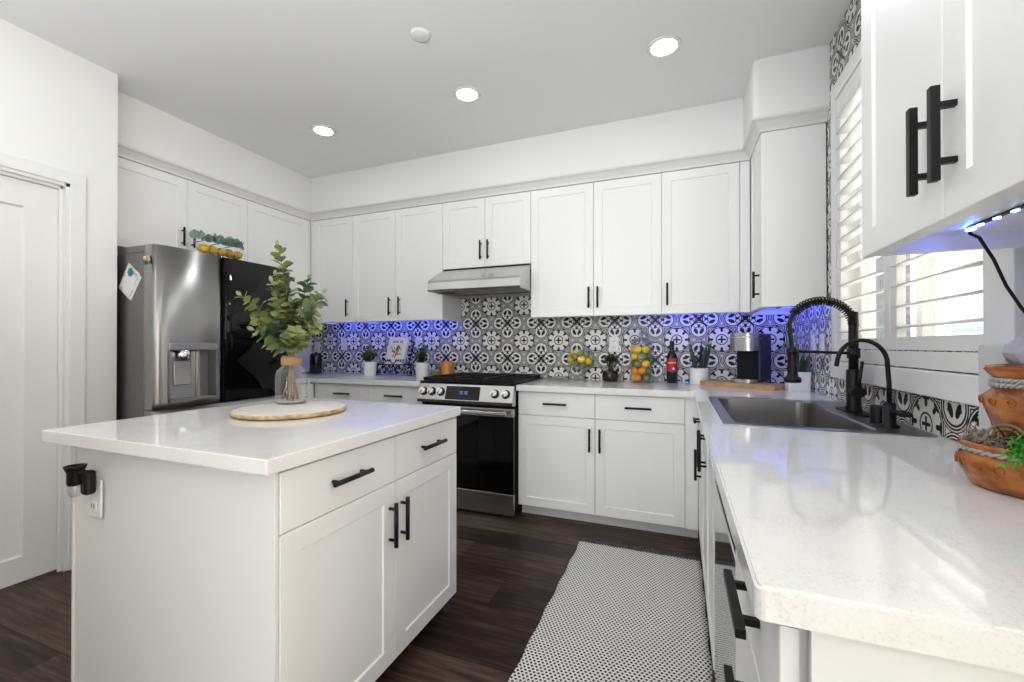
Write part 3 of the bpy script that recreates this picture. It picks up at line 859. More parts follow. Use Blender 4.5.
# ------------------------------------------------------------------ refrigerator
FXF = -3.45
fr = thing('refrigerator', 'stainless refrigerator with water dispenser and one black glass door', 'refrigerator', (FXF, -1.912, 0), R(90))
FW = 0.910
MB().box(0.0, FW, 0.085, 0.80, 0.04, 1.712, 0.004).build('body', M['steel_dark'], fr)
MB().box(0.0, FW, 0.11, 0.78, 0.002, 0.04).build('base', M['rubber'], fr)
def curved_door(x0, x1, z0, z1, depth=0.08, bow=0.018, hole=None, n=30):
    m_ = MB(); bm = m_.bm
    def fy(x):
        t = (x - x0) / (x1 - x0) * 2 - 1
        return -bow * (1 - t * t) - 0.018 * (1 - abs(t) ** 12) + 0.018
    xs = [x0 + (x1 - x0) * i / n for i in range(n + 1)]
    zs = [z0, z1]
    if hole:
        xs = sorted(set([round(v, 5) for v in xs if not (hole[0] < v < hole[1])] + [round(hole[0], 5), round(hole[1], 5)] + [round(hole[0] + (hole[1] - hole[0]) * k / 4, 5) for k in (1, 2, 3)]))
        zs = [z0, hole[2], hole[3], z1]
    V_ = {}
    for i, x_ in enumerate(xs):
        for j, z_ in enumerate(zs): V_[i, j] = bm.verts.new((x_, fy(x_), z_))
    for i in range(len(xs) - 1):
        for j in range(len(zs) - 1):
            if hole and j == 1 and xs[i] >= round(hole[0], 5) - 1e-6 and xs[i + 1] <= round(hole[1], 5) + 1e-6: continue
            f = bm.faces.new((V_[i, j], V_[i + 1, j], V_[i + 1, j + 1], V_[i, j + 1])); f.smooth = True
    N, Jm = len(xs) - 1, len(zs) - 1
    bk = [bm.verts.new(q_) for q_ in ((x0, depth, z0), (x1, depth, z0), (x1, depth, z1), (x0, depth, z1))]
    bm.faces.new(bk)
    bm.faces.new([V_[0, j] for j in range(Jm + 1)] + [bk[3], bk[0]])
    bm.faces.new([V_[N, j] for j in range(Jm, -1, -1)] + [bk[1], bk[2]])
    bm.faces.new([V_[i, 0] for i in range(N, -1, -1)] + [bk[0], bk[1]])
    bm.faces.new([V_[i, Jm] for i in range(N + 1)] + [bk[2], bk[3]])
    return m_
dh = (0.068, 0.342, 0.862, 1.198)
ld = curved_door(0.002, 0.394, 0.825, 1.752, hole=dh).build('door', M['fridge_steel'], fr); ld['label'] = 'stainless door with dispenser recess'
dp = MB()
dp.box(dh[0] + .001, dh[1] - .001, 0.055, 0.06, dh[2], dh[3]); dp.box(dh[0] + .0002, dh[0] + 0.008, -0.02, 0.055, dh[2], dh[3]); dp.box(dh[1] - 0.008, dh[1] - .0002, -0.02, 0.055, dh[2], dh[3])
dp.box(dh[0] + .001, dh[1] - .001, -0.02, 0.055, dh[2] + .0002, dh[2] + 0.012); dp.box(dh[0] + .001, dh[1] - .001, -0.02, 0.055, dh[3] - 0.012, dh[3] - .0002)
dp.build('dispenser_recess', mat('dispenser_grey', (0.26, 0.26, 0.265), 0.4, 0.5), ld)
MB().box(dh[0], dh[1], -0.024, -0.004, dh[3] - 0.04, dh[3], 0.002).build('dispenser_control', M['steel'], ld)
MB().box(dh[0] + 0.006, dh[0] + 0.165, 0.018, 0.055, dh[2] + 0.012, dh[3] - 0.045, 0.003).build('dispenser_front', mat('dispenser_panel', (0.42, 0.42, 0.425), 0.3, 0.8), ld)
MB().box(dh[0] + 0.040, dh[0] + 0.135, 0.006, 0.0175, dh[2] + 0.09, dh[2] + 0.235, 0.004).build('dispenser_paddle', M['steel'], ld)
MB().cyl((dh[0] + 0.0875, 0.012, dh[3] - 0.10), (dh[0] + 0.0875, 0.012, dh[3] - 0.042), 0.04, 0.043, 24).build('ice_chute', M['chrome'], ld)
MB().box(dh[0] + 0.165, dh[0] + 0.178, -0.008, 0.055, dh[2] + 0.012, dh[3] - 0.042, 0.002).build('dispenser_divider', M['steel'], ld)
rd = curved_door(0.400, 0.908, 0.825, 1.752, bow=0.006).build('door', M['black_glass'], fr); rd['label'] = 'black mirror glass door'
MB().box(0.396, 0.3995, 0.0, 0.08, 0.825, 1.752).build('door_gasket', M['rubber'], fr)
for z0_, z1_ in ((0.06, 0.435), (0.44, 0.82)): curved_door(0.002, 0.908, z0_, z1_, bow=0.012).build('freezer_drawer', M['fridge_steel'], fr)
for hx in (0.0, 0.80):
    MB().box(hx + 0.002, hx + 0.108, 0.0, 0.26, 1.7125, 1.752, 0.004).xf(Matrix.Translation((0, 0.082, 0))).build('hinge_cover', M['steel_dark'], fr)
# things on the refrigerator
pg = MB()
def papercard(mb, yoff, rot, dx, dz, w_, h_):
    t_ = bmesh.new(); bmesh.ops.create_cube(t_, size=1)
    mtx = Matrix.Translation((-3.668 + dx, -1.9125 - yoff, 1.555 + dz)) @ Matrix.Rotation(rot, 4, 'Y') @ Matrix.Diagonal((w_, 0.0008, h_, 1))
    mb.merge(t_, mtx)
m_ = M['card_print'] = mat('printed_card', (0.8, 0.79, 0.78), 0.5)
ramp(m_, noise(m_, 14, 3), [(0.50, (0.80, 0.80, 0.80)), (0.56, (0.42, 0.42, 0.46)), (0.60, (0.75, 0.74, 0.75))])
papercard(pg, 0.001, R(38), 0.02, -0.015, 0.115, 0.16)
tag(pg.build('paper_card', M['paper']), 'plain white card tucked behind the printed card on the refrigerator side', 'card')
pg = MB(); papercard(pg, 0.0022, R(35), 0, 0, 0.125, 0.17)
pc = tag(pg.build('printed_card', M['card_print']), 'tilted white printed card with a teal flower on the refrigerator side', 'card')
fm = MB()
for k in range(6):
    t = k * math.pi / 3
    fm.leaf((-3.648, -1.9165, 1.603), (math.cos(t), -0.1, math.sin(t)), (0, -1, 0), 0.028, 0.022, 0)
fm.build('flower_print', mat('teal_ink', (0.01, 0.22, 0.32), 0.5), pc)
mg = tag(MB().ball((-3.49, -1.9195, 1.664), 0.022, 1, 0.4, 1.1).build('refrigerator_magnet', mat('amber_magnet', (0.55, 0.33, 0.14), 0.35)), 'small round amber magnet on the edge of the steel door', 'magnet')
MB().ball((-3.483, -1.93, 1.645), 0.013, 1, 0.5, 1).build('dark_bead', M['leaf_dark'], mg)
MB().ball((-3.494, -1.931, 1.671), 0.010, 1, 0.5, 1).build('pale_bead', M['paper'], mg)


# ------------------------------------------------------------------ fruit helper
def fruit_mesh(kind):
    m_ = MB()
    if kind == 'lemon':
        m_.lathe([(0, -0.042), (0.006, -0.039), (0.010, -0.034), (0.022, -0.024), (0.029, -0.010), (0.030, 0.004), (0.026, 0.019), (0.016, 0.030), (0.009, 0.035), (0.005, 0.040), (0, 0.041)], seg=18)
        m_.xf(Matrix.Rotation(R(90), 4, 'Y') @ Matrix.Scale(0.92, 4))
    elif kind == 'lime': m_.ball((0, 0, 0), 0.0265, 1.06, 1, 1)
    else: m_.ball((0, 0, 0), 0.0285, 1, 1, 0.97)
    me = bpy.data.meshes.new(kind)
    bmesh.ops.recalc_face_normals(m_.bm, faces=m_.bm.faces[:])
    m_.bm.to_mesh(me); m_.bm.free(); me.materials.append(M[kind])
    return me
FM = {k: fruit_mesh(k) for k in ('lemon', 'lime', 'orange')}
def fruit(kind, loc, label, group, rz=0.0, sc_=1.0, material=None, name=None):
    o_ = bpy.data.objects.new(name or kind, FM[kind]); col.objects.link(o_)
    o_.location = loc; o_.rotation_euler = (random.uniform(-.6, .6), random.uniform(-.6, .6), rz)
    o_.scale = (sc_,) * 3
    if material:
        o_.material_slots[0].link = 'OBJECT'; o_.material_slots[0].material = material
    return tag(o_, label, kind, group)

# glass jar of citrus
JX, JY = -0.994, -0.105
jar = thing('glass_jar', 'tall lidded clear glass jar filled with lemons, limes and oranges', 'jar', (JX, JY, 0.915))
MB().lathe([(0, 0), (0.078, 0), (0.083, 0.006), (0.083, 0.265), (0.076, 0.278), (0.070, 0.283)], seg=40).build('jar_body', M['glass'], jar)
lid = MB().lathe([(0.073, 0.284), (0.081, 0.286), (0.079, 0.296), (0.056, 0.318), (0.022, 0.330), (0.012, 0.334), (0.011, 0.342), (0.02, 0.352), (0.02, 0.362), (0.010, 0.370), (0, 0.371)], seg=32).build('lid', M['lid_glass'], jar)
GJ = 'citrus inside the tall glass jar'
lay = ['OlllL', 'olLlo', 'lLlol', 'llloL', 'LLllL']
kinds = {'L': 'lemon', 'l': 'lime', 'o': 'orange', 'O': 'orange', 'G': 'lemon'}
for r_i, rowk in enumerate(lay):
    for k, ch in enumerate(rowk):
        a = R(-118) + 2 * math.pi * (k + (0.5 if r_i % 2 else 0)) / 5
        kd = kinds[ch]
        fruit(kd, (JX + 0.050 * math.cos(a), JY + 0.050 * math.sin(a), 0.948 + r_i * 0.052), {'lemon': 'yellow lemon', 'lime': 'green lime', 'orange': 'orange fruit'}[kd] + ' packed inside the tall lidded glass jar', GJ + ', ' + kd + 's', a + R(90), 0.94)

# footed bowl of citrus
BX, BY = -1.446, -0.118
bw = thing('footed_glass_bowl', 'round clear glass footed bowl heaped with lemons and limes', 'bowl', (BX, BY, 0.915))
MB().lathe([(0, 0), (0.058, 0), (0.060, 0.005), (0.030, 0.016), (0.014, 0.032), (0.013, 0.055), (0.03, 0.066), (0.07, 0.088), (0.097, 0.125), (0.106, 0.165), (0.100, 0.205), (0.086, 0.235), (0.090, 0.245)], seg=40).build('bowl_body', M['glass'], bw)
bf = [('lemon', -0.066, -0.01, 0.162), ('lime', -0.036, -0.05, 0.135), ('lemon', 0.022, -0.068, 0.165), ('lime', 0.028, -0.048, 0.118), ('lemon', 0.068, -0.018, 0.150), ('lime', -0.035, -0.055, 0.190),
      ('lime', 0.0, 0.02, 0.11), ('lime', -0.01, 0.055, 0.16), ('lemon', 0.045, 0.04, 0.165), ('lime', 0.012, -0.035, 0.213), ('lemon', -0.045, 0.03, 0.205), ('lime', 0.052, -0.012, 0.205)]
for k, (kd, dx, dy, dz) in enumerate(bf):
    fruit(kd, (BX + dx, BY + dy, 0.915 + dz), {'lemon': 'yellow lemon', 'lime': 'green lime'}[kd] + ' heaped in the round footed glass bowl', 'citrus in the footed bowl, ' + kd + 's', k * 1.3, 0.98)

# bowl on the refrigerator
GX, GY, GZ = -3.515, -1.505, 1.7535
gb = thing('oval_glass_bowl', 'low oval clear glass bowl of golden lemons on top of the refrigerator', 'bowl', (GX, GY, 1.7535))
m_ = MB().lathe([(0, 0.0), (0.045, 0.0), (0.06, 0.006), (0.074, 0.04), (0.08, 0.085)], seg=36); m_.xf(Matrix.Diagonal((0.75, 1.9, 1, 1))); m_.build('bowl_body', M['glass'], gb)
MB().tube([(0.0, 0.15, 0.08), (0.0, 0.17, 0.075), (0.0, 0.182, 0.05), (0.0, 0.175, 0.02)], 0.004, 8).build('side_handle', M['glass'], gb)
for k, dy in enumerate((-0.106, -0.052, 0.002, 0.056, 0.108)):
    fruit('lemon', (GX + (0.010 if k % 2 else 0.016), GY + dy, 1.789 + (0.004 if k % 2 else 0)), 'golden lemon in the oval bowl on the refrigerator', 'golden lemons on the refrigerator', R(20 + 50 * k), 1.02, M['gold_fruit'])
for si, dy in enumerate((-0.09, 0.0, 0.085)):
    sp = thing('eucalyptus_sprig', ['pale eucalyptus sprig at the steel door end of the refrigerator-top bowl', 'pale eucalyptus sprig in the middle of the refrigerator-top bowl', 'pale eucalyptus sprig at the black door end of the refrigerator-top bowl'][si], 'sprig', (GX + 0.005, GY + dy, 1.822))
    MB().tube([(0, -0.06, 0.0), (0.005, 0, 0.025), (0.0, 0.055, 0.03)], 0.003, 6).build('stem', M['stem'], sp)
    lm = MB()
    for k in range(9):
        yy = -0.07 + 0.017 * k
        lm.leaf((0.004, yy, 0.02 + random.uniform(-.005, .01)), (random.uniform(0.2, 1.0), random.uniform(-0.8, 0.6), random.uniform(0.3, 1.2)), (0.7, random.uniform(-.5, .5), 0.5), random.uniform(.05, .066), random.uniform(.042, .054), 0.1)
    lm.build('foliage', M['euc_pale'], sp)

# ------------------------------------------------------------------ island decor
VX, VY = -2.297, -2.02
bd = thing('round_serving_board', 'round whitewashed wooden board with golden rim on the island', 'board', (-2.19, -2.115, 0.914))
MB().lathe([(0, 0.0022), (0.196, 0.0022), (0.206, 0.006), (0.207, 0.0165), (0.204, 0.0195)], seg=56).build('edge', M['bark'], bd)
MB().lathe([(0.2042, 0.0192), (0.198, 0.0212), (0, 0.0215)], seg=56).build('top_face', M['slice'], bd)
for k in range(3):
    a = k * 2.1 + 0.4; MB().cyl((0.14 * math.cos(a), 0.14 * math.sin(a), 0.0002), (0.14 * math.cos(a), 0.14 * math.sin(a), 0.0025), 0.008, seg=10).build('foot', M['rubber'], bd)
BZ = 0.914 + 0.0217
vs_ = thing('glass_vase', 'clear glass jar vase with jute-wrapped neck standing on the round board', 'vase', (VX, VY, BZ))
MB().lathe([(0, 0.0), (0.054, 0.0), (0.062, 0.006), (0.063, 0.02), (0.063, 0.118), (0.058, 0.140), (0.041, 0.156), (0.036, 0.162), (0.036, 0.200), (0.039, 0.204), (0.038, 0.207)], seg=36).build('jar_body', M['glass'], vs_)
MB().lathe([(0.0375, 0.164), (0.0405, 0.167), (0.0405, 0.197), (0.0375, 0.200)], seg=36).build('jute_wrap', M['jute'], vs_)
MB().lathe([(0, 0.006), (0.057, 0.006), (0.057, 0.012), (0, 0.0125)], seg=30).build('pebble_layer', mat('pale_pebbles', (0.5, 0.45, 0.38), 0.6), vs_)
CR, CF = Vector((0.9315, 0.3637, 0)), Vector((-0.3637, 0.9315, 0))
stems = []
for b0, s_, d_, h_, nl in (((0.004, 0.003), -0.06, 0.0, 0.665, 19), ((-0.012, 0.0), -0.205, -0.02, 0.45, 13), ((-0.010, 0.006), -0.175, 0.03, 0.35, 12), ((0.0, -0.012), -0.12, -0.07, 0.30, 11),
                           ((0.012, 0.004), 0.135, 0.0, 0.46, 13), ((0.012, -0.003), 0.13, -0.03, 0.33, 11), ((0.006, -0.010), 0.06, -0.08, 0.30, 11), ((-0.004, -0.006), -0.05, -0.06, 0.50, 15),
                           ((0.006, 0.010), 0.05, 0.05, 0.53, 15), ((-0.006, 0.012), -0.10, 0.06, 0.55, 15), ((0.0, 0.0), 0.01, -0.03, 0.42, 13)):
    t_ = CR * s_ + CF * d_
    stems.append((b0, (t_.x, t_.y, h_), nl))
for i, (b0, tp, nl) in enumerate(stems):
    sp = thing('eucalyptus_branch', 'leafy green eucalyptus branch standing in the jute-wrapped glass vase', 'branch', (VX, VY, BZ + 0.0132), 0, 'eucalyptus branches in the vase on the island')
    P0 = Vector((-b0[0] * 3.0, -b0[1] * 3.0, 0.004)); P1 = Vector((b0[0] * 0.9, b0[1] * 0.9, 0.195)); P2 = Vector(tp)
    pts = []
    for k in range(7): pts.append(P0.lerp(P1, k / 6))
    c1 = P1 + Vector(((P2 - P1).x * 0.25, (P2 - P1).y * 0.25, (P2 - P1).z * 0.55))
    for k in range(1, 13):
        t = k / 12; pts.append(P1 * (1 - t) ** 2 + c1 * 2 * t * (1 - t) + P2 * t * t)
    MB().tube(pts, [0.0032 - 0.0022 * k / len(pts) for k in range(len(pts))], 6).build('stem', M['stem'], sp)
    lm = MB(); up_pts = pts[7:]
    nl = int(nl * 1.1)
    for k in range(nl * 2):
        f_ = 0.14 + 0.86 * (k // 2) / nl
        j = min(len(up_pts) - 2, int(f_ * (len(up_pts) - 1))); fr_ = f_ * (len(up_pts) - 1) - j
        p = up_pts[j].lerp(up_pts[j + 1], fr_); d_ = (up_pts[j + 1] - up_pts[j]).normalized()
        side = d_.orthogonal().normalized(); ang = (k % 2) * math.pi + (k // 2) * 1.9 + i
        side = Matrix.Rotation(ang, 3, d_) @ side
        s_ = 1.0 - 0.45 * f_ * f_ * f_
        dirv = side * 1.0 + d_ * random.uniform(0.1, 0.9) + Vector((random.uniform(-.3, .3), random.uniform(-.4, .2), random.uniform(-.3, .3)))
        lm.leaf(p, dirv, d_ + Vector((random.uniform(-.5, .5), random.uniform(-.7, .3), random.uniform(-.3, .5))), random.uniform(0.052, 0.070) * s_, random.uniform(0.044, 0.059) * s_, random.uniform(0.0, 0.35))
    lm.leaf(up_pts[-1], (up_pts[-1] - up_pts[-2]), (0.3, -1, 0.2), 0.03, 0.018, 0.1)
    lm.build('foliage', M['euc'], sp)

# outlet on the island end with the plug-in warmer
def outlet(label, loc, rz, wall=None):
    t = thing('wall_outlet', label, 'outlet', loc, rz)
    MB().box(-0.036, 0.036, -0.006, 0, -0.058, 0.058, 0.002).build('cover_plate', M['white_plastic'], t)
    for zz in (-0.024, 0.024):
        s_ = MB().box(-0.017, 0.017, -0.0085, -0.0055, zz - 0.016, zz + 0.016, 0.002).build('socket', M['white_plastic'], t)
        sl = MB()
        for xx in (-0.007, 0.007): sl.box(xx - 0.0014, xx + 0.0014, -0.009, -0.0083, zz - 0.006, zz + 0.007)
        sl.build('slot', M['rubber'], s_)
    return t
outlet('white outlet on the end panel of the island', (-2.412, -2.6325, 0.714), 0)
pw = thing('plug_in_warmer', 'black plug-in scent warmer with clear glass bulb on the island outlet', 'warmer', (-2.405, -2.642, 0.772)); pw.scale = (0.85, 0.85, 0.85)
MB().box(-0.012, 0.026, -0.036, 0.0, -0.046, 0.040, 0.012, 3).build('plug_body', M['black'], pw)
MB().tube([(0.004, -0.02, 0.026), (-0.012, -0.03, 0.032), (-0.026, -0.036, 0.03)], 0.014, 12).build('neck', M['black'], pw)
MB().lathe([(0, -0.010), (0.021, -0.010), (0.023, 0.0), (0.023, 0.034), (0.030, 0.052), (0.032, 0.058), (0.028, 0.058), (0.021, 0.042), (0, 0.042)], (-0.030, -0.038, 0), 24).build('cup', M['black'], pw)
MB().lathe([(0.020, -0.010), (0.022, -0.026), (0.018, -0.044), (0.010, -0.052), (0, -0.054)], (-0.030, -0.038, 0), 20).build('bulb', M['water'], pw)

# ------------------------------------------------------------------ back counter, left part
outlet('white outlet on the tile beside the black canister', (-3.868, -0.0065, 1.2), 0)
outlet('white outlet on the tile between the cookbook and a potted plant', (-2.985, -0.0065, 1.2), 0)
outlet('white outlet on the tile above the dark potted succulent', (-1.205, -0.0065, 1.195), 0)
outlet('white outlet in the far tile corner directly above the black canister', (-4.215, -0.0065, 1.165), 0)
outlet('white outlet on the window wall tile closer to the corner', (-0.0065, -0.44, 1.19), R(-90))
outlet('white outlet on the window wall tile closer to the shutters', (-0.0065, -0.615, 1.19), R(-90))

bc = thing('black_canister', 'rounded black appliance canister in the far counter corner', 'canister', (-4.04, -0.20, 0.9145))
MB().lathe([(0, 0), (0.054, 0), (0.056, 0.004), (0.056, 0.165), (0.050, 0.188), (0.035, 0.198), (0, 0.2)], seg=28).build('canister_body', M['bottle'], bc)
MB().box(-0.13, -0.03, -0.05, 0.05, 0, 0.014, 0.005).build('foot_plate', M['bottle'], bc)
MB().lathe([(0.012, 0.2), (0.014, 0.208), (0, 0.211)], seg=16).build('lid_knob', M['bottle'], bc)

def bush_plant(label, loc, seed, tall=0.185):
    random.seed(seed)
    t = thing('potted_plant', label, 'plant', loc)
    MB().lathe([(0, 0), (0.050, 0), (0.053, 0.003), (0.060, 0.120), (0.0605, 0.124), (0.055, 0.124), (0.054, 0.110), (0, 0.110)], seg=32).build('pot', M['white_pot'], t)
    MB().lathe([(0.0535, 0.1102), (0.02, 0.114), (0, 0.115)], seg=24).build('soil', M['soil'], t)
    sm = MB(); lm = MB()
    for k in range(24):
        a = random.uniform(0, 6.28); rr = random.uniform(0.01, 0.075); h = random.uniform(0.07, tall) * (1 - rr * 4)
        tip = Vector((rr * math.cos(a), rr * math.sin(a), 0.115 + max(0.03, h)))
        sm.tube([(0.3 * tip.x, 0.3 * tip.y, 0.112), tip], 0.0018, 5)
        for q_ in range(9):
            p = Vector((0.3 * tip.x, 0.3 * tip.y, 0.115)).lerp(tip, 0.25 + 0.75 * q_ / 8)
            aa = random.uniform(0, 6.28)
            lm.leaf(p, (math.cos(aa), math.sin(aa), random.uniform(0.0, 0.9)), (0, 0, 1), random.uniform(.03, .046), random.uniform(.017, .024), 0.2)
    sm.build('stem', M['stem'], t); lm.build('foliage', M['leaf_dark'], t)
    return t
bush_plant('bushy green plant in a white pot between the black canister and the cookbook', (-3.335, -0.26, 0.9145), 3)
bush_plant('bushy green plant in a white pot between the cookbook and the range', (-2.80, -0.235, 0.9145), 11)
random.seed(21)

# book stand and cookbook
bs = thing('book_stand', 'black wrought iron scroll stand holding the cookbook', 'stand', (-3.095, -0.19, 0.9145))
fm = MB()
fm.box(-0.185, 0.185, -0.05, -0.042, 0.096, 0.106); fm.box(-0.185, 0.185, -0.045, 0.02, 0.096, 0.100)
fm.build('shelf', M['black_iron'], bs)
def scroll(cx, cz, r, y, a0, turns_, sgn):
    pts = []
    for k in range(28):
        t = k / 27; a = a0 + sgn * turns_ * 2 * math.pi * t; rr = r * (1 - 0.72 * t)
        pts.append((cx + rr * math.cos(a), y, cz + rr * math.sin(a)))
    return pts
for sx in (-1, 1):
    lg = MB()
    lg.tube([(sx * 0.18, -0.046, 0.10), (sx * 0.178, -0.05, 0.05), (sx * 0.185, -0.05, 0.0065)], 0.005, 6)
    lg.tube(scroll(sx * 0.158, 0.03, 0.026, -0.05, R(0) if sx > 0 else R(180), 1.6, sx), 0.004, 6)
    lg.tube(scroll(sx * 0.05, 0.055, 0.035, -0.046, R(180) if sx > 0 else R(0), 1.5, -sx), 0.004, 6)
    lg.tube(scroll(sx * 0.11, 0.062, 0.03, -0.046, R(0) if sx > 0 else R(180), 1.4, sx), 0.004, 6)
    lg.build('scroll_leg', M['black_iron'], bs)
bk_ = MB()
for sx in (-1, 1):
    bk_.tube([(sx * 0.11, 0.018, 0.10), (sx * 0.115, 0.075, 0.24), (sx * 0.12, 0.088, 0.30)], 0.005, 6)
    bk_.tube(scroll(sx * 0.135, 0.22, 0.035, 0.072, R(180) if sx > 0 else R(0), 1.4, -sx), 0.004, 6)
bk_.tube([(-0.12, 0.088, 0.30), (0, 0.10, 0.33), (0.12, 0.088, 0.30)], 0.005, 6)
bk_.tube([(-0.12, 0.055, 0.19), (0.12, 0.055, 0.19)], 0.004, 6)
bk_.tube([(0.11, 0.085, 0.10), (0.1, 0.13, 0.0065)], 0.005, 6); bk_.tube([(-0.11, 0.085, 0.10), (-0.1, 0.13, 0.0065)], 0.005, 6)
bk_.tube([(-0.11, 0.02, 0.10), (-0.11, 0.085, 0.10)], 0.005, 6); bk_.tube([(0.11, 0.02, 0.10), (0.11, 0.085, 0.10)], 0.005, 6)
bk_.build('back_rest', M['black_iron'], bs)
tw = MB()
for sx in (-1, 1):
    tw.tube([(0, -0.056, 0.112), (sx * 0.05, -0.058, 0.142), (sx * 0.12, -0.056, 0.112)], 0.004, 6)
    for k in range(4): tw.leaf((sx * (0.02 + 0.025 * k), -0.058, 0.132), (sx * 0.7, -0.1, 0.6), (0, -1, 0), 0.03, 0.014, 0)
tw.build('leaf_ornament', M['black_iron'], bs)
# book: leaning back
TL = R(-18)
bkx = Matrix.Translation((-3.11, -0.222, 1.0155)) @ Matrix.Rotation(R(-3), 4, 'Z') @ Matrix.Rotation(TL, 4, 'X')
ck = thing('cookbook', 'white cookbook with brown floral cover leaning on the black iron stand', 'book')
ck.matrix_world = bkx
MB().box(-0.098, 0.098, 0.002, 0.022, 0.002, 0.252).build('pages', M['paper'], ck)
cv = MB(); cv.box(-0.102, 0.102, -0.002, 0.0015, 0.0, 0.256, 0.0005); cv.box(-0.102, 0.102, 0.0225, 0.025, 0.0, 0.256, 0.0005); cv.box(-0.1045, -0.1005, -0.002, 0.025, 0.0, 0.256, 0.0005)
cvo = cv.build('cover', mat('book_cover', (0.78, 0.75, 0.74), 0.4), ck)
ti = MB(); xx = -0.055
for wd_ in (.010, .008, .006, .009, .008, 0, .010, .007, .008): 
    if wd_: ti.box(xx, xx + wd_, -0.0028, -0.0022, 0.205, 0.224)
    xx += wd_ + 0.004 if wd_ else 0.014
ti.build('title', mat('title_ink', (0.12, 0.13, 0.24), 0.5), cvo)
pm = MB()
for k in range(26):
    a = random.uniform(0, 6.28); rr = random.uniform(0, .05)
    pm.leaf((rr * math.cos(a), -0.0026 - 0.0001 * k, 0.122 + rr * math.sin(a) * 0.9), (math.cos(a), 0, math.sin(a)), (0, -1, 0), random.uniform(.018, .034), random.uniform(.012, .02), 0)
m_ = mat('cover_print', (0.3, 0.14, 0.08), 0.5); ramp(m_, noise(m_, 45, 2), [(0.4, (0.12, 0.05, 0.04)), (0.55, (0.40, 0.17, 0.10)), (0.68, (0.55, 0.38, 0.30))])
pm.build('cover_picture', m_, cvo)

# bottle, dish and canister next to the range
gbt = thing('glass_bottle', 'slim tall clear glass bottle beside the copper canister', 'bottle', (-2.735, -0.085, 0.9145))
MB().lathe([(0, 0), (0.026, 0), (0.029, 0.004), (0.029, 0.13), (0.024, 0.155), (0.012, 0.18), (0.011, 0.225), (0.013, 0.228), (0.013, 0.236)], seg=24).build('bottle_body', M['glass'], gbt)
MB().lathe([(0, 0.239), (0.008, 0.2365), (0.008, 0.225)], seg=12).build('stopper', M['chrome'], gbt)
tag(MB().lathe([(0, 0), (0.03, 0), (0.047, 0.02), (0.052, 0.042), (0.049, 0.042), (0.042, 0.02), (0, 0.006)], (-2.69, -0.20, 0.9145), 28).build('small_dish', mat('olive_glaze', (0.20, 0.17, 0.04), 0.35)), 'small olive green dish between the glass bottle and the range', 'dish')
cc = thing('copper_canister', 'ribbed orange copper canister beside the range', 'canister', (-2.606, -0.14, 0.9145))
pf = [(0, 0), (0.054, 0), (0.056, 0.003)]
for k in range(9): pf += [(0.0575, 0.008 + k * 0.012), (0.0562, 0.014 + k * 0.012)]
MB().lathe(pf + [(0.057, 0.118), (0.052, 0.121), (0.046, 0.1215), (0, 0.1215)], seg=36).build('canister_body', M['copper'], cc)
MB().lathe([(0.058, 0.119), (0.059, 0.124), (0.053, 0.129), (0, 0.130)], seg=36).build('lid', M['copper'], cc)

# ------------------------------------------------------------------ back counter, right part
sd_ = thing('glass_dish', 'shallow clear glass dish on the counter just right of the range', 'dish', (-1.615, -0.15, 0.9145))
sd_['label'] = 'shallow clear glass dish between the range and the footed bowl'
MB().lathe([(0, 0.0), (0.06, 0.0), (0.078, 0.012), (0.085, 0.03), (0.081, 0.03), (0.07, 0.012), (0, 0.006)], seg=32).build('dish_body', M['water'], sd_)
MB().ball((0, 0, 0.022), 0.02, 2.2, 1.5, 0.6).build('wrapped_soap', M['rope'], sd_)
sp = thing('potted_succulent', 'small leafy succulent in a dark glass pot below the outlet', 'plant', (-1.222, -0.095, 0.9145))
MB().lathe([(0, 0), (0.052, 0), (0.060, 0.01), (0.061, 0.05), (0.055, 0.075), (0.051, 0.078), (0.049, 0.066), (0, 0.066)], seg=32).build('pot', M['dark_glass'], sp)
MB().lathe([(0.049, 0.0662), (0.02, 0.07), (0, 0.071)], seg=20).build('soil', M['soil'], sp)
sm = MB(); lm = MB()
for k in range(9):
    a = k * 2.4; rr = 0.014 + 0.0045 * k
    tip = Vector((rr * math.cos(a), rr * math.sin(a) * 0.7, 0.20 - rr * 0.9))
    sm.tube([(0.3 * tip.x, 0.3 * tip.y, 0.066), tip], 0.0035, 6)
    for q_ in range(8):
        aa = q_ * 0.8 + k
        lm.leaf(tip - Vector((0, 0, 0.012 * (q_ % 3))), (math.cos(aa), math.sin(aa), random.uniform(0.2, 0.9)), (0, 0, 1), .034, .019, -0.1)
sm.build('stem', M['succ'], sp); lm.build('foliage', M['succ'], sp)

wn = thing('wine_bottle', 'dark wine bottle with a red label on the back counter', 'bottle', (-0.782, -0.085, 0.9145))
MB().lathe([(0, 0), (0.034, 0), (0.038, 0.004), (0.038, 0.175), (0.034, 0.200), (0.020, 0.222), (0.0145, 0.240), (0.0145, 0.290), (0.016, 0.292), (0.016, 0.305), (0, 0.306)], seg=28).build('bottle_body', M['bottle'], wn)
lb = MB(); n_ = 14
for k in range(n_):
    a0, a1 = R(-160 + 140 * k / n_), R(-160 + 140 * (k + 1) / n_)
    q_ = [(0.0385 * math.cos(a), 0.0385 * math.sin(a), z_) for a, z_ in ((a0, .082), (a1, .082), (a1, .178), (a0, .178))]
    f = lb.bm.faces.new([lb.bm.verts.new(v) for v in q_]); f.smooth = True
lbo = lb.build('label', M['red_label'], wn)
lt = MB()
def lab_mark(a0, a1, z0, z1):
    for k in range(3):
        b0, b1 = a0 + (a1 - a0) * k / 3, a0 + (a1 - a0) * (k + 1) / 3
        lt.bm.faces.new([lt.bm.verts.new((0.0389 * math.cos(R(a)), 0.0389 * math.sin(R(a)), z_)) for a, z_ in ((b0, z0), (b1, z0), (b1, z1), (b0, z1))])
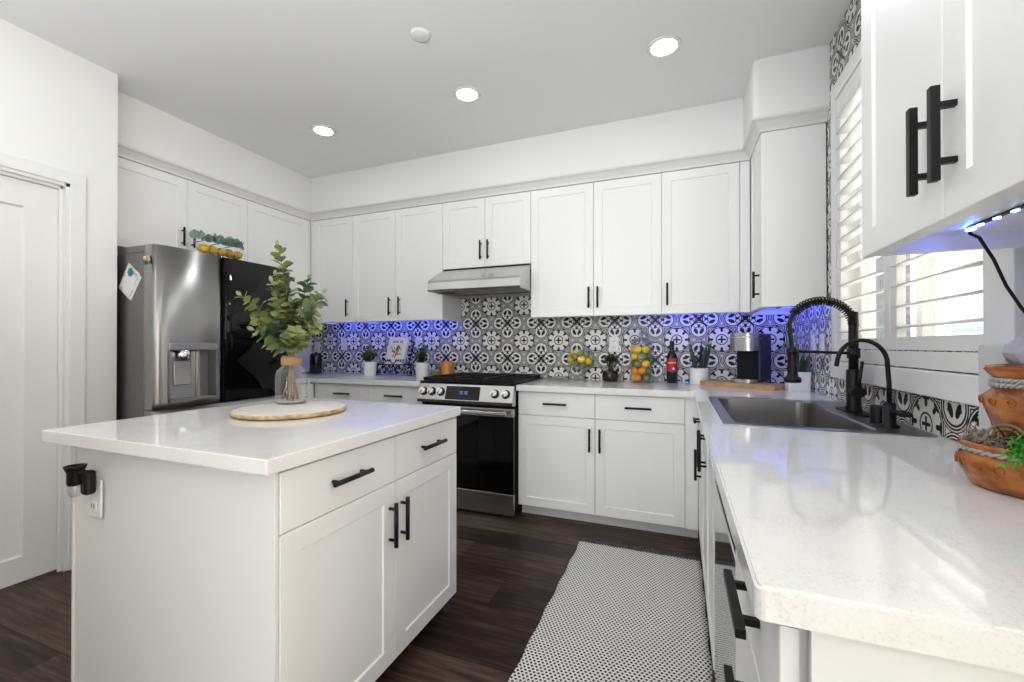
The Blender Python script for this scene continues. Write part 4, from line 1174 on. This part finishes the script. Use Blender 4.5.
for k in range(7): lab_mark(-130 + k * 12, -122 + k * 12, 0.142, 0.152)
lab_mark(-85, -62, 0.098, 0.108); lab_mark(-80, -70, 0.108, 0.116)
lt.build('label_print', M['paper'], lbo)

def snake_plant(label, loc, seed, half=0.064, hgt=0.112, square=False, n=7, tall=0.2):
    random.seed(seed)
    t = thing('snake_plant', label, 'plant', loc)
    pb = MB()
    if square:
        lv2 = [(half * 0.90, 0.0, 0.012), (half * 0.93, 0.004, 0.014), (half, hgt - 0.003, 0.016), (half - 0.002, hgt, 0.015), (half - 0.010, hgt, 0.010), (half - 0.011, hgt - 0.014, 0.010)]
        rr_ = [[pb.bm.verts.new((p[0], p[1], z_)) for p in rrect(-h_, h_, -h_, h_, r_)] for h_, z_, r_ in lv2]
        for A, B_ in zip(rr_, rr_[1:]):
            for k in range(len(A)): pb.bm.faces.new((A[k], A[(k + 1) % len(A)], B_[(k + 1) % len(A)], B_[k]))
        pb.bm.faces.new(rr_[0][::-1]); pb.bm.faces.new(rr_[-1])
    else:
        pb.lathe([(0, 0), (half * 0.94, 0), (half * 0.97, 0.003), (half, hgt - 0.002), (half - 0.002, hgt), (half - 0.008, hgt), (half - 0.009, hgt - 0.014), (0, hgt - 0.014)], seg=32)
    pb.build('pot', M['white_pot'], t)
    MB().lathe([(half * 0.80, hgt - 0.0138), (half * 0.4, hgt - 0.010), (0, hgt - 0.009)], seg=20).build('soil', M['soil'], t)
    for k in range(n):
        a = k * 2.4 + 0.3; rr = 0.012 + 0.028 * (k / n)
        base = Vector((rr * math.cos(a), rr * math.sin(a), hgt - 0.012))
        ln_ = Vector((math.cos(a) * 0.22, math.sin(a) * 0.15, 1))
        lm = MB(); lm.leaf(base, ln_, (math.cos(a + 1.2), math.sin(a + 1.2), 0), tall * random.uniform(0.62, 1.08), 0.032, -0.04, False)
        lm.build('leaf', M['snake'], t)
snake_plant('snake plant in a round white pot between the wine bottle and cutting board', (-0.602, -0.105, 0.9145), 5)
snake_plant('snake plant in a square white pot in the corner behind the sink', (-0.080, -0.415, 0.9145), 8, half=0.060, hgt=0.115, square=True, tall=0.17)
random.seed(33)

cb = MB(); cb.poly(rrect(-0.25, 0.25, -0.10, 0.10, 0.012), 0, 0.030)
bmesh.ops.bevel(cb.bm, geom=[e for e in cb.bm.edges if abs(e.verts[0].co.z - e.verts[1].co.z) < 1e-6], offset=0.003, segments=2, affect='EDGES')
cbo = cb.build('cutting_board', M['board']); cbo.location = (-0.350, -0.226, 0.9145); cbo.rotation_euler = (0, 0, R(-36))
tag(cbo, 'long pale wood cutting board under the coffee maker', 'board')
km = thing('coffee_maker', 'steel and navy single serve coffee maker standing on the cutting board', 'coffee maker', (-0.300, -0.195, 0.945), R(-33))
MB().box(-0.078, 0.078, -0.02, 0.135, 0.0, 0.318, 0.012, 3).build('body', M['navy'], km)
hm = MB(); hm.poly(rrect(-0.080, 0.080, -0.135, 0.0, 0.05, 8), 0.205, 0.322)
bmesh.ops.bevel(hm.bm, geom=[e for e in hm.bm.edges if abs(e.verts[0].co.z - 0.322) < 1e-5 and abs(e.verts[1].co.z - 0.322) < 1e-5], offset=0.01, segments=3, affect='EDGES')
hm.build('brew_head', M['steel'], km)
MB().box(-0.062, 0.062, -0.035, -0.0205, 0.02, 0.2045).build('cup_bay', M['rubber'], km)
hm = MB(); hm.poly(rrect(-0.076, 0.076, -0.13, -0.021, 0.045, 8), 0.0, 0.024); hm.build('drip_tray', M['steel'], km)
hm = MB(); hm.poly(rrect(-0.066, 0.066, -0.122, -0.03, 0.04, 8), 0.0242, 0.027); hm.build('drip_grate', M['black'], km)
hm = MB(); hm.tube([(-0.082, -0.03, 0.285), (-0.082, -0.10, 0.29), (-0.05, -0.137, 0.292), (0.05, -0.137, 0.292), (0.082, -0.10, 0.29), (0.082, -0.03, 0.285)], 0.006, 8); hm.build('handle', M['chrome'], km)

# ------------------------------------------------------------------ shutters
def shutter(y0, y1, label):
    t = thing('window_shutter', label, 'shutter', (0, 0, 0))
    f_ = MB(); s_ = 0.048
    fx0, fx1 = -0.030, -0.004
    f_.box(fx0, fx1, y0, y0 + s_, 1.168, 2.362, 0.002); f_.box(fx0, fx1, y1 - s_, y1, 1.168, 2.362, 0.002)
    f_.box(fx0 + 0.0005, fx1, y0 + s_, y1 - s_, 1.168, 1.212, 0.002); f_.box(fx0 + 0.0005, fx1, y0 + s_, y1 - s_, 2.285, 2.362, 0.002)
    f_.build('frame', M['trim'], t)
    n = 15
    me = None
    for k in range(n):
        zc = 1.249 + 0.0715 * k
        if me is None:
            l_ = MB(); tl = R(9)
            ps = []
            for q_ in range(14):
                a = 2 * math.pi * q_ / 14
                u_, v_ = 0.033 * math.cos(a), 0.0052 * math.sin(a)
                ps.append((u_ * math.cos(tl) - v_ * math.sin(tl), u_ * math.sin(tl) + v_ * math.cos(tl)))
            A = [l_.bm.verts.new((p[0], y0 + s_ + 0.002, p[1])) for p in ps]; B_ = [l_.bm.verts.new((p[0], y1 - s_ - 0.002, p[1])) for p in ps]
            for i in range(14): f = l_.bm.faces.new((A[i], A[(i + 1) % 14], B_[(i + 1) % 14], B_[i])); f.smooth = True
            l_.bm.faces.new(A[::-1]); l_.bm.faces.new(B_)
            lo = l_.build('louver', M['trim'], t); me = lo
        else:
            lo = me.copy(); col.objects.link(lo); lo.parent = t
        lo.location = (-0.016, 0, zc)
    return t
shutter(-1.478, -0.930, 'white louvered shutter panel on the far half of the window')
shutter(-2.030, -1.482, 'white louvered shutter panel on the near half of the window, above the filter faucet')

# ------------------------------------------------------------------ near counter end: fountain etc.
FXC, FYC = -0.120, -2.315
lp = thing('clay_bowl', 'wide terracotta bowl with rope rim forming the lower tier of the fountain', 'bowl', (FXC, FYC, 0.9145))
MB().lathe([(0, 0), (0.080, 0), (0.086, 0.003), (0.103, 0.034), (0.106, 0.048), (0.099, 0.064), (0.096, 0.068), (0.103, 0.078), (0.101, 0.085), (0.094, 0.085), (0.090, 0.074), (0, 0.072)], seg=44).build('bowl_body', M['terra'], lp)
def rope(mb, r, z, rt=0.006, n=46):
    pts = []
    for q_ in (0, math.pi):
        pts = []
        for k in range(n * 4 + 1):
            a = 2 * math.pi * k / (n * 4); b_ = a * n / 2 + q_
            pts.append(((r + rt * 0.55 * math.cos(b_)) * math.cos(a), (r + rt * 0.55 * math.cos(b_)) * math.sin(a), z + rt * 0.55 * math.sin(b_)))
        mb.tube(pts, rt * 0.62, 6, caps=False)
    return mb
rope(MB(), 0.0985, 0.0705, 0.0048).build('rope_band', M['rope'], lp)
def studs(mb, r, z, n, sr):
    for k in range(n):
        a = 2 * math.pi * k / n
        c_ = Vector((r * math.cos(a), r * math.sin(a), z)); out = Vector((math.cos(a), math.sin(a), 0))
        pts = []
        e1 = Vector((0, 0, 1)); e2 = out.cross(e1)
        pts = [c_ + out * 0.001 + (e1 * math.cos(t) + e2 * math.sin(t)) * sr for t in [2 * math.pi * q_ / 10 for q_ in range(11)]]
        mb.tube(pts, 0.0014, 5, caps=False)
    return mb
studs(MB(), 0.1045, 0.045, 20, 0.007).build('stud_ring', M['terra'], lp)
upz = 0.9870
upot = thing('clay_pot', 'round terracotta pot with silver rope collar on the upper fountain tier', 'pot', (FXC, FYC, upz))
MB().lathe([(0, 0), (0.047, 0), (0.050, 0.004), (0.058, 0.050), (0.071, 0.090), (0.072, 0.098), (0.058, 0.113), (0.053, 0.118), (0.053, 0.134), (0.061, 0.142), (0.067, 0.150), (0.065, 0.158), (0.057, 0.160), (0.053, 0.150), (0, 0.148)], seg=40).build('pot_body', M['terra'], upot)
rope(MB(), 0.0560, 0.1215, 0.0052, 44).build('rope_band', M['rope'], upot); rope(MB(), 0.0560, 0.1305, 0.0046, 44).build('rope_band', M['rope'], upot)
studs(MB(), 0.0715, 0.092, 15, 0.006).build('stud_ring', M['terra'], upot)
cr = MB()
t_ = bmesh.new(); bmesh.ops.create_icosphere(t_, subdivisions=2, radius=0.036)
for v in t_.verts: v.co *= random.uniform(0.88, 1.1)
cr.merge(t_, Matrix.Translation((FXC - 0.005, FYC + 0.0, upz + 0.182)))
tag(cr.build('crystal_ball', M['crystal']), 'pale lilac crystal lump on top of the clay pot', 'crystal')
# trims in the lower bowl
gr = MB()
for k in range(900):
    a = R(random.uniform(-138, -40)); rr = random.uniform(0.070, 0.118)
    p = (FXC + rr * math.cos(a), FYC + rr * math.sin(a), 0.990 + random.uniform(0.004, 0.024) - max(0, rr - 0.1) * random.uniform(0.6, 2.2))
    gr.leaf(p, (random.uniform(-1, 1), random.uniform(-1, .6), random.uniform(-0.7, 1.0)), (0, 0, 1), random.uniform(.010, .02), 0.0045, 0.2, False)
o_ = gr.build('moss', M['moss']); o_['kind'] = 'stuff'; tag(o_, 'bright green moss spilling over the rim of the lower clay bowl', 'moss')
for k, (a, rr, s_) in enumerate(((-222, 0.074, 0.012), (-203, 0.077, 0.013), (-184, 0.074, 0.014), (-166, 0.078, 0.011), (-150, 0.080, 0.012), (-240, 0.075, 0.013), (-133, 0.079, 0.010))):
    pb = MB(); pb.ball((FXC + rr * math.cos(R(a)), FYC + rr * math.sin(R(a)), 0.9875 + s_ * 0.7), s_, 1.1, 0.95, 0.75)
    tag(pb.build('pebble', M['stone']), 'grey brown pebble in the ring around the inside of the lower clay bowl', 'pebble', 'pebbles in the lower clay bowl')
tw_ = MB()
for k in range(70):
    a = R(random.uniform(-235, -140)); rr = random.uniform(0.068, 0.09)
    c0 = Vector((FXC + rr * math.cos(a), FYC + rr * math.sin(a), 1.002 + random.uniform(0, 0.016)))
    d_ = Vector((random.uniform(-1, 1), random.uniform(-1, 1), random.uniform(-.5, .8))).normalized() * random.uniform(0.006, 0.014)
    tw_.tube([c0 - d_, c0 + Vector((0, 0, 0.003)), c0 + d_], 0.0009, 4)
o_ = tw_.build('dry_moss', M['dry']); o_['kind'] = 'stuff'; tag(o_, 'dry tan moss strands tucked in the lower clay bowl near the wall', 'moss')
whl = thing('water_wheel', 'tiny brown wooden wheel between the two clay tiers', 'wheel', (FXC - 0.064, FYC - 0.040, 0.9995))
wh = MB()
e1 = Vector((0.83, -0.55, 0)); 
for rr, rt in ((0.024, 0.0026), (0.017, 0.0018)):
    wh.tube([e1 * rr * math.cos(t) + Vector((0, 0, rr * math.sin(t))) + Vector((0, 0, 0.016)) for t in [2 * math.pi * k / 20 for k in range(21)]], rt, 6, caps=False)
wh.build('wheel_rim', M['twine'], whl)
ws = MB()
for k in range(6):
    t = math.pi * k / 3; ws.tube([Vector((0, 0, 0.016)), e1 * 0.024 * math.cos(t) + Vector((0, 0, 0.016 + 0.024 * math.sin(t)))], 0.002, 5)
ws.build('spoke', M['soil'], whl)
tag(MB().box(-0.054, -0.045, -2.105, -2.013, 0.9145, 1.185, 0.002).build('acrylic_panel', M['acrylic']), 'pale upright panel standing behind the terracotta fountain', 'panel')

# ------------------------------------------------------------------ light strips and cord
def strip(label, pts, dots=False):
    t = thing('led_strip', label, 'light strip')
    (x0, y0), (x1, y1), z_ = pts
    hw = 0.005
    b_ = MB(); v = Vector((x1 - x0, y1 - y0, 0)); n = Vector((-v.y, v.x, 0)).normalized() * hw
    L_ = v.length; vd = v.normalized()
    def bar(a, b2, zt, zb, w_=1.0):
        p, q_ = Vector((x0, y0, 0)) + vd * a, Vector((x0, y0, 0)) + vd * b2
        pts_ = [p + n * w_, p - n * w_, q_ - n * w_, q_ + n * w_]
        return [(e.x, e.y) for e in pts_], zb, zt
    b_.poly(*bar(0, L_, z_, z_ - (0.003 if dots else 0.012))); b_.build('tape', M['black'] if dots else M['white_plastic'], t)
    if dots:
        k = 0.03; dm_ = MB()
        while k < L_ - 0.01: dm_.poly(*bar(k, k + 0.010, z_ - 0.0031, z_ - 0.0055, 0.7)); k += 0.048
        dm_.build('diode', M['led_dot'], t)
        e_ = MB(); e_.poly(*bar(-0.006, 0.014, z_ - 0.0031, z_ - 0.0075, 0.8)); e_.build('blue_diode', M['led_hot'], t)
    else:
        # one lit face turned to the tile, on the wall side of the tape
        p, q_ = Vector((x0, y0, 0)) - n * 1.05, Vector((x1, y1, 0)) - n * 1.05
        e_ = MB(); e_.bm.faces.new([e_.bm.verts.new((v_.x, v_.y, zz)) for v_, zz in ((p, z_ - 0.0115), (q_, z_ - 0.0115), (q_ - n * 1.6, z_ - 0.001), (p - n * 1.6, z_ - 0.001))])
        e_.build('diode', M['led_blue'], t)
    return t
strip('blue light strip under the wall cabinets on the far side of the hood', ((-2.57, -0.15), (-3.93, -0.15), ZB + 0.034))
strip('blue light strip under the wall cabinets between the hood and corner', ((-0.34, -0.15), (-0.95, -0.15), ZB + 0.034))
strip('blue light strip under the corner cabinet next to the window', ((-0.14, -0.68), (-0.14, -0.17), ZB + 0.034))
strip('short blue light strip under the corner cabinet along the back tile', ((-0.03, -0.15), (-0.265, -0.15), ZB + 0.034))
strip('black light strip with bright diodes under the near wall cabinet', ((-0.165, -2.215), (-0.165, -2.78), ZB + 0.034), dots=True)
cd = MB(); cd.tube([(-0.165, -2.215, 1.43), (-0.16, -2.205, 1.42), (-0.145, -2.205, 1.41), (-0.115, -2.19, 1.365), (-0.085, -2.17, 1.31), (-0.06, -2.165, 1.265), (-0.045, -2.175, 1.23), (-0.03, -2.20, 1.205)], 0.0032, 8)
cdo = tag(cd.build('power_cord', M['black']), 'thin black cord hanging from the blue light strip', 'cord')
outlet('white outlet on the near tile where the cord ends', (-0.0065, -2.20, 1.18), R(-90))
MB().box(-0.032, -0.0165, -2.215, -2.185, 1.19, 1.22, 0.003).build('plug', M['black'], cdo)

# ------------------------------------------------------------------ ceiling fixtures
for px_, py_, lab in ((-3.129, -1.016, 'round recessed ceiling light near the refrigerator wall'), (-1.954, -1.039, 'round recessed ceiling light in front of the range hood'), (-0.804, -1.042, 'round recessed ceiling light near the window corner'), (-3.129, -2.60, 'added out-of-view recessed light over the pantry door side'), (-1.954, -1.98, 'added out-of-view recessed light over the near side of the island'), (-0.804, -1.98, 'added out-of-view recessed light over the open end of the sink counter')):  # last three are added out of view to brighten counters and lower cabinets
    t = thing('recessed_light', lab, 'ceiling light', (px_, py_, CEIL))
    MB().lathe([(0.060, -0.001), (0.066, -0.008), (0.080, -0.006), (0.086, -0.0006), (0.060, -0.0006)], seg=32).build('trim_ring', M['white_plastic'], t)
    MB().lathe([(0.0605, -0.0045), (0, -0.0045)], seg=20).build('lens', M['lens'], t)
dt = thing('smoke_detector', 'small round white ceiling cap in front of the middle light', 'detector', (-1.939, -1.577, CEIL))
MB().lathe([(0.046, -0.0005), (0.046, -0.008), (0.043, -0.011), (0, -0.011)], seg=32).build('cap', M['ceiling'], dt)
MB().lathe([(0.047, -0.0005), (0.0505, -0.0005), (0.0505, -0.004), (0.047, -0.004)], seg=32).build('rim', M['white_plastic'], dt)

# ------------------------------------------------------------------ rug
rg_ = thing('woven_rug', 'black and white woven runner rug with dark fringe along the sink counter', 'rug', (-0.958, -1.842, 0.0005))
gm = MB()
nx, ny = 26, 80
W2, L2 = 0.332, 1.0
V_ = {}
for i in range(nx + 1):
    for j in range(ny + 1):
        wob = 0.003 * math.sin(j * 0.7) if i in (0, nx) else 0
        V_[i, j] = gm.bm.verts.new((-W2 + 2 * W2 * i / nx + wob, -L2 + 2 * L2 * j / ny, 0.008 + 0.001 * math.sin(i * 1.3 + j * 0.4)))
for i in range(nx):
    for j in range(ny): f = gm.bm.faces.new((V_[i, j], V_[i + 1, j], V_[i + 1, j + 1], V_[i, j + 1])); f.smooth = True
edge = [V_[i, 0] for i in range(nx + 1)] + [V_[nx, j] for j in range(1, ny + 1)] + [V_[i, ny] for i in range(nx - 1, -1, -1)] + [V_[0, j] for j in range(ny - 1, 0, -1)]
low = [gm.bm.verts.new((v.co.x, v.co.y, 0.0)) for v in edge]
for k in range(len(edge)):
    k2 = (k + 1) % len(edge); gm.bm.faces.new((edge[k2], edge[k], low[k], low[k2]))
gm.build('weave', M['rug'], rg_)
for sg in (1, -1):
    fg = MB()
    for k in range(120):
        x_ = -W2 + 2 * W2 * k / 119
        dx = random.uniform(-.02, .02); ln_ = random.uniform(.035, .065)
        fg.tube([(x_, sg * (L2 - 0.004), 0.007), (x_ + dx * 0.5, sg * (L2 + ln_ * 0.5), 0.010), (x_ + dx, sg * (L2 + ln_), 0.004)], 0.0028, 4)
    fg.build('fringe', M['fringe'], rg_)

# ------------------------------------------------------------------ outside the window
nb = thing('neighbour_house', 'pale stucco house seen through the shutters', 'house', (2.6, 0, 0))
MB().box(0, 0.3, -6, 5, -1, 5.5).build('outer_wall', M['stucco'], nb)
for y0, z0, w_, h_ in ((0.2, 0.75, 0.95, 1.5), (1.75, 0.75, 0.7, 1.5), (-1.3, 0.75, 0.9, 1.5), (3.2, 0.7, 0.8, 1.5)):
    fr_ = MB()
    for a in ((y0 - 0.08, y0, z0 - 0.08, z0 + h_ + 0.08), (y0 + w_, y0 + w_ + 0.08, z0 - 0.08, z0 + h_ + 0.08), (y0, y0 + w_, z0 - 0.08, z0), (y0, y0 + w_, z0 + h_, z0 + h_ + 0.08), (y0, y0 + w_, z0 + h_ / 2 - 0.025, z0 + h_ / 2 + 0.025)):
        fr_.box(-0.06, -0.001, *a)
    fo = fr_.build('window_frame', M['ext_trim'], nb)
    MB().box(-0.03, -0.005, y0, y0 + w_, z0, z0 + h_).build('window_glass', M['ext_glass'], fo)
struct(MB().box(0.12, 2.6, -6, 5, -0.3, -0.2), 'ground', M['gravel'])
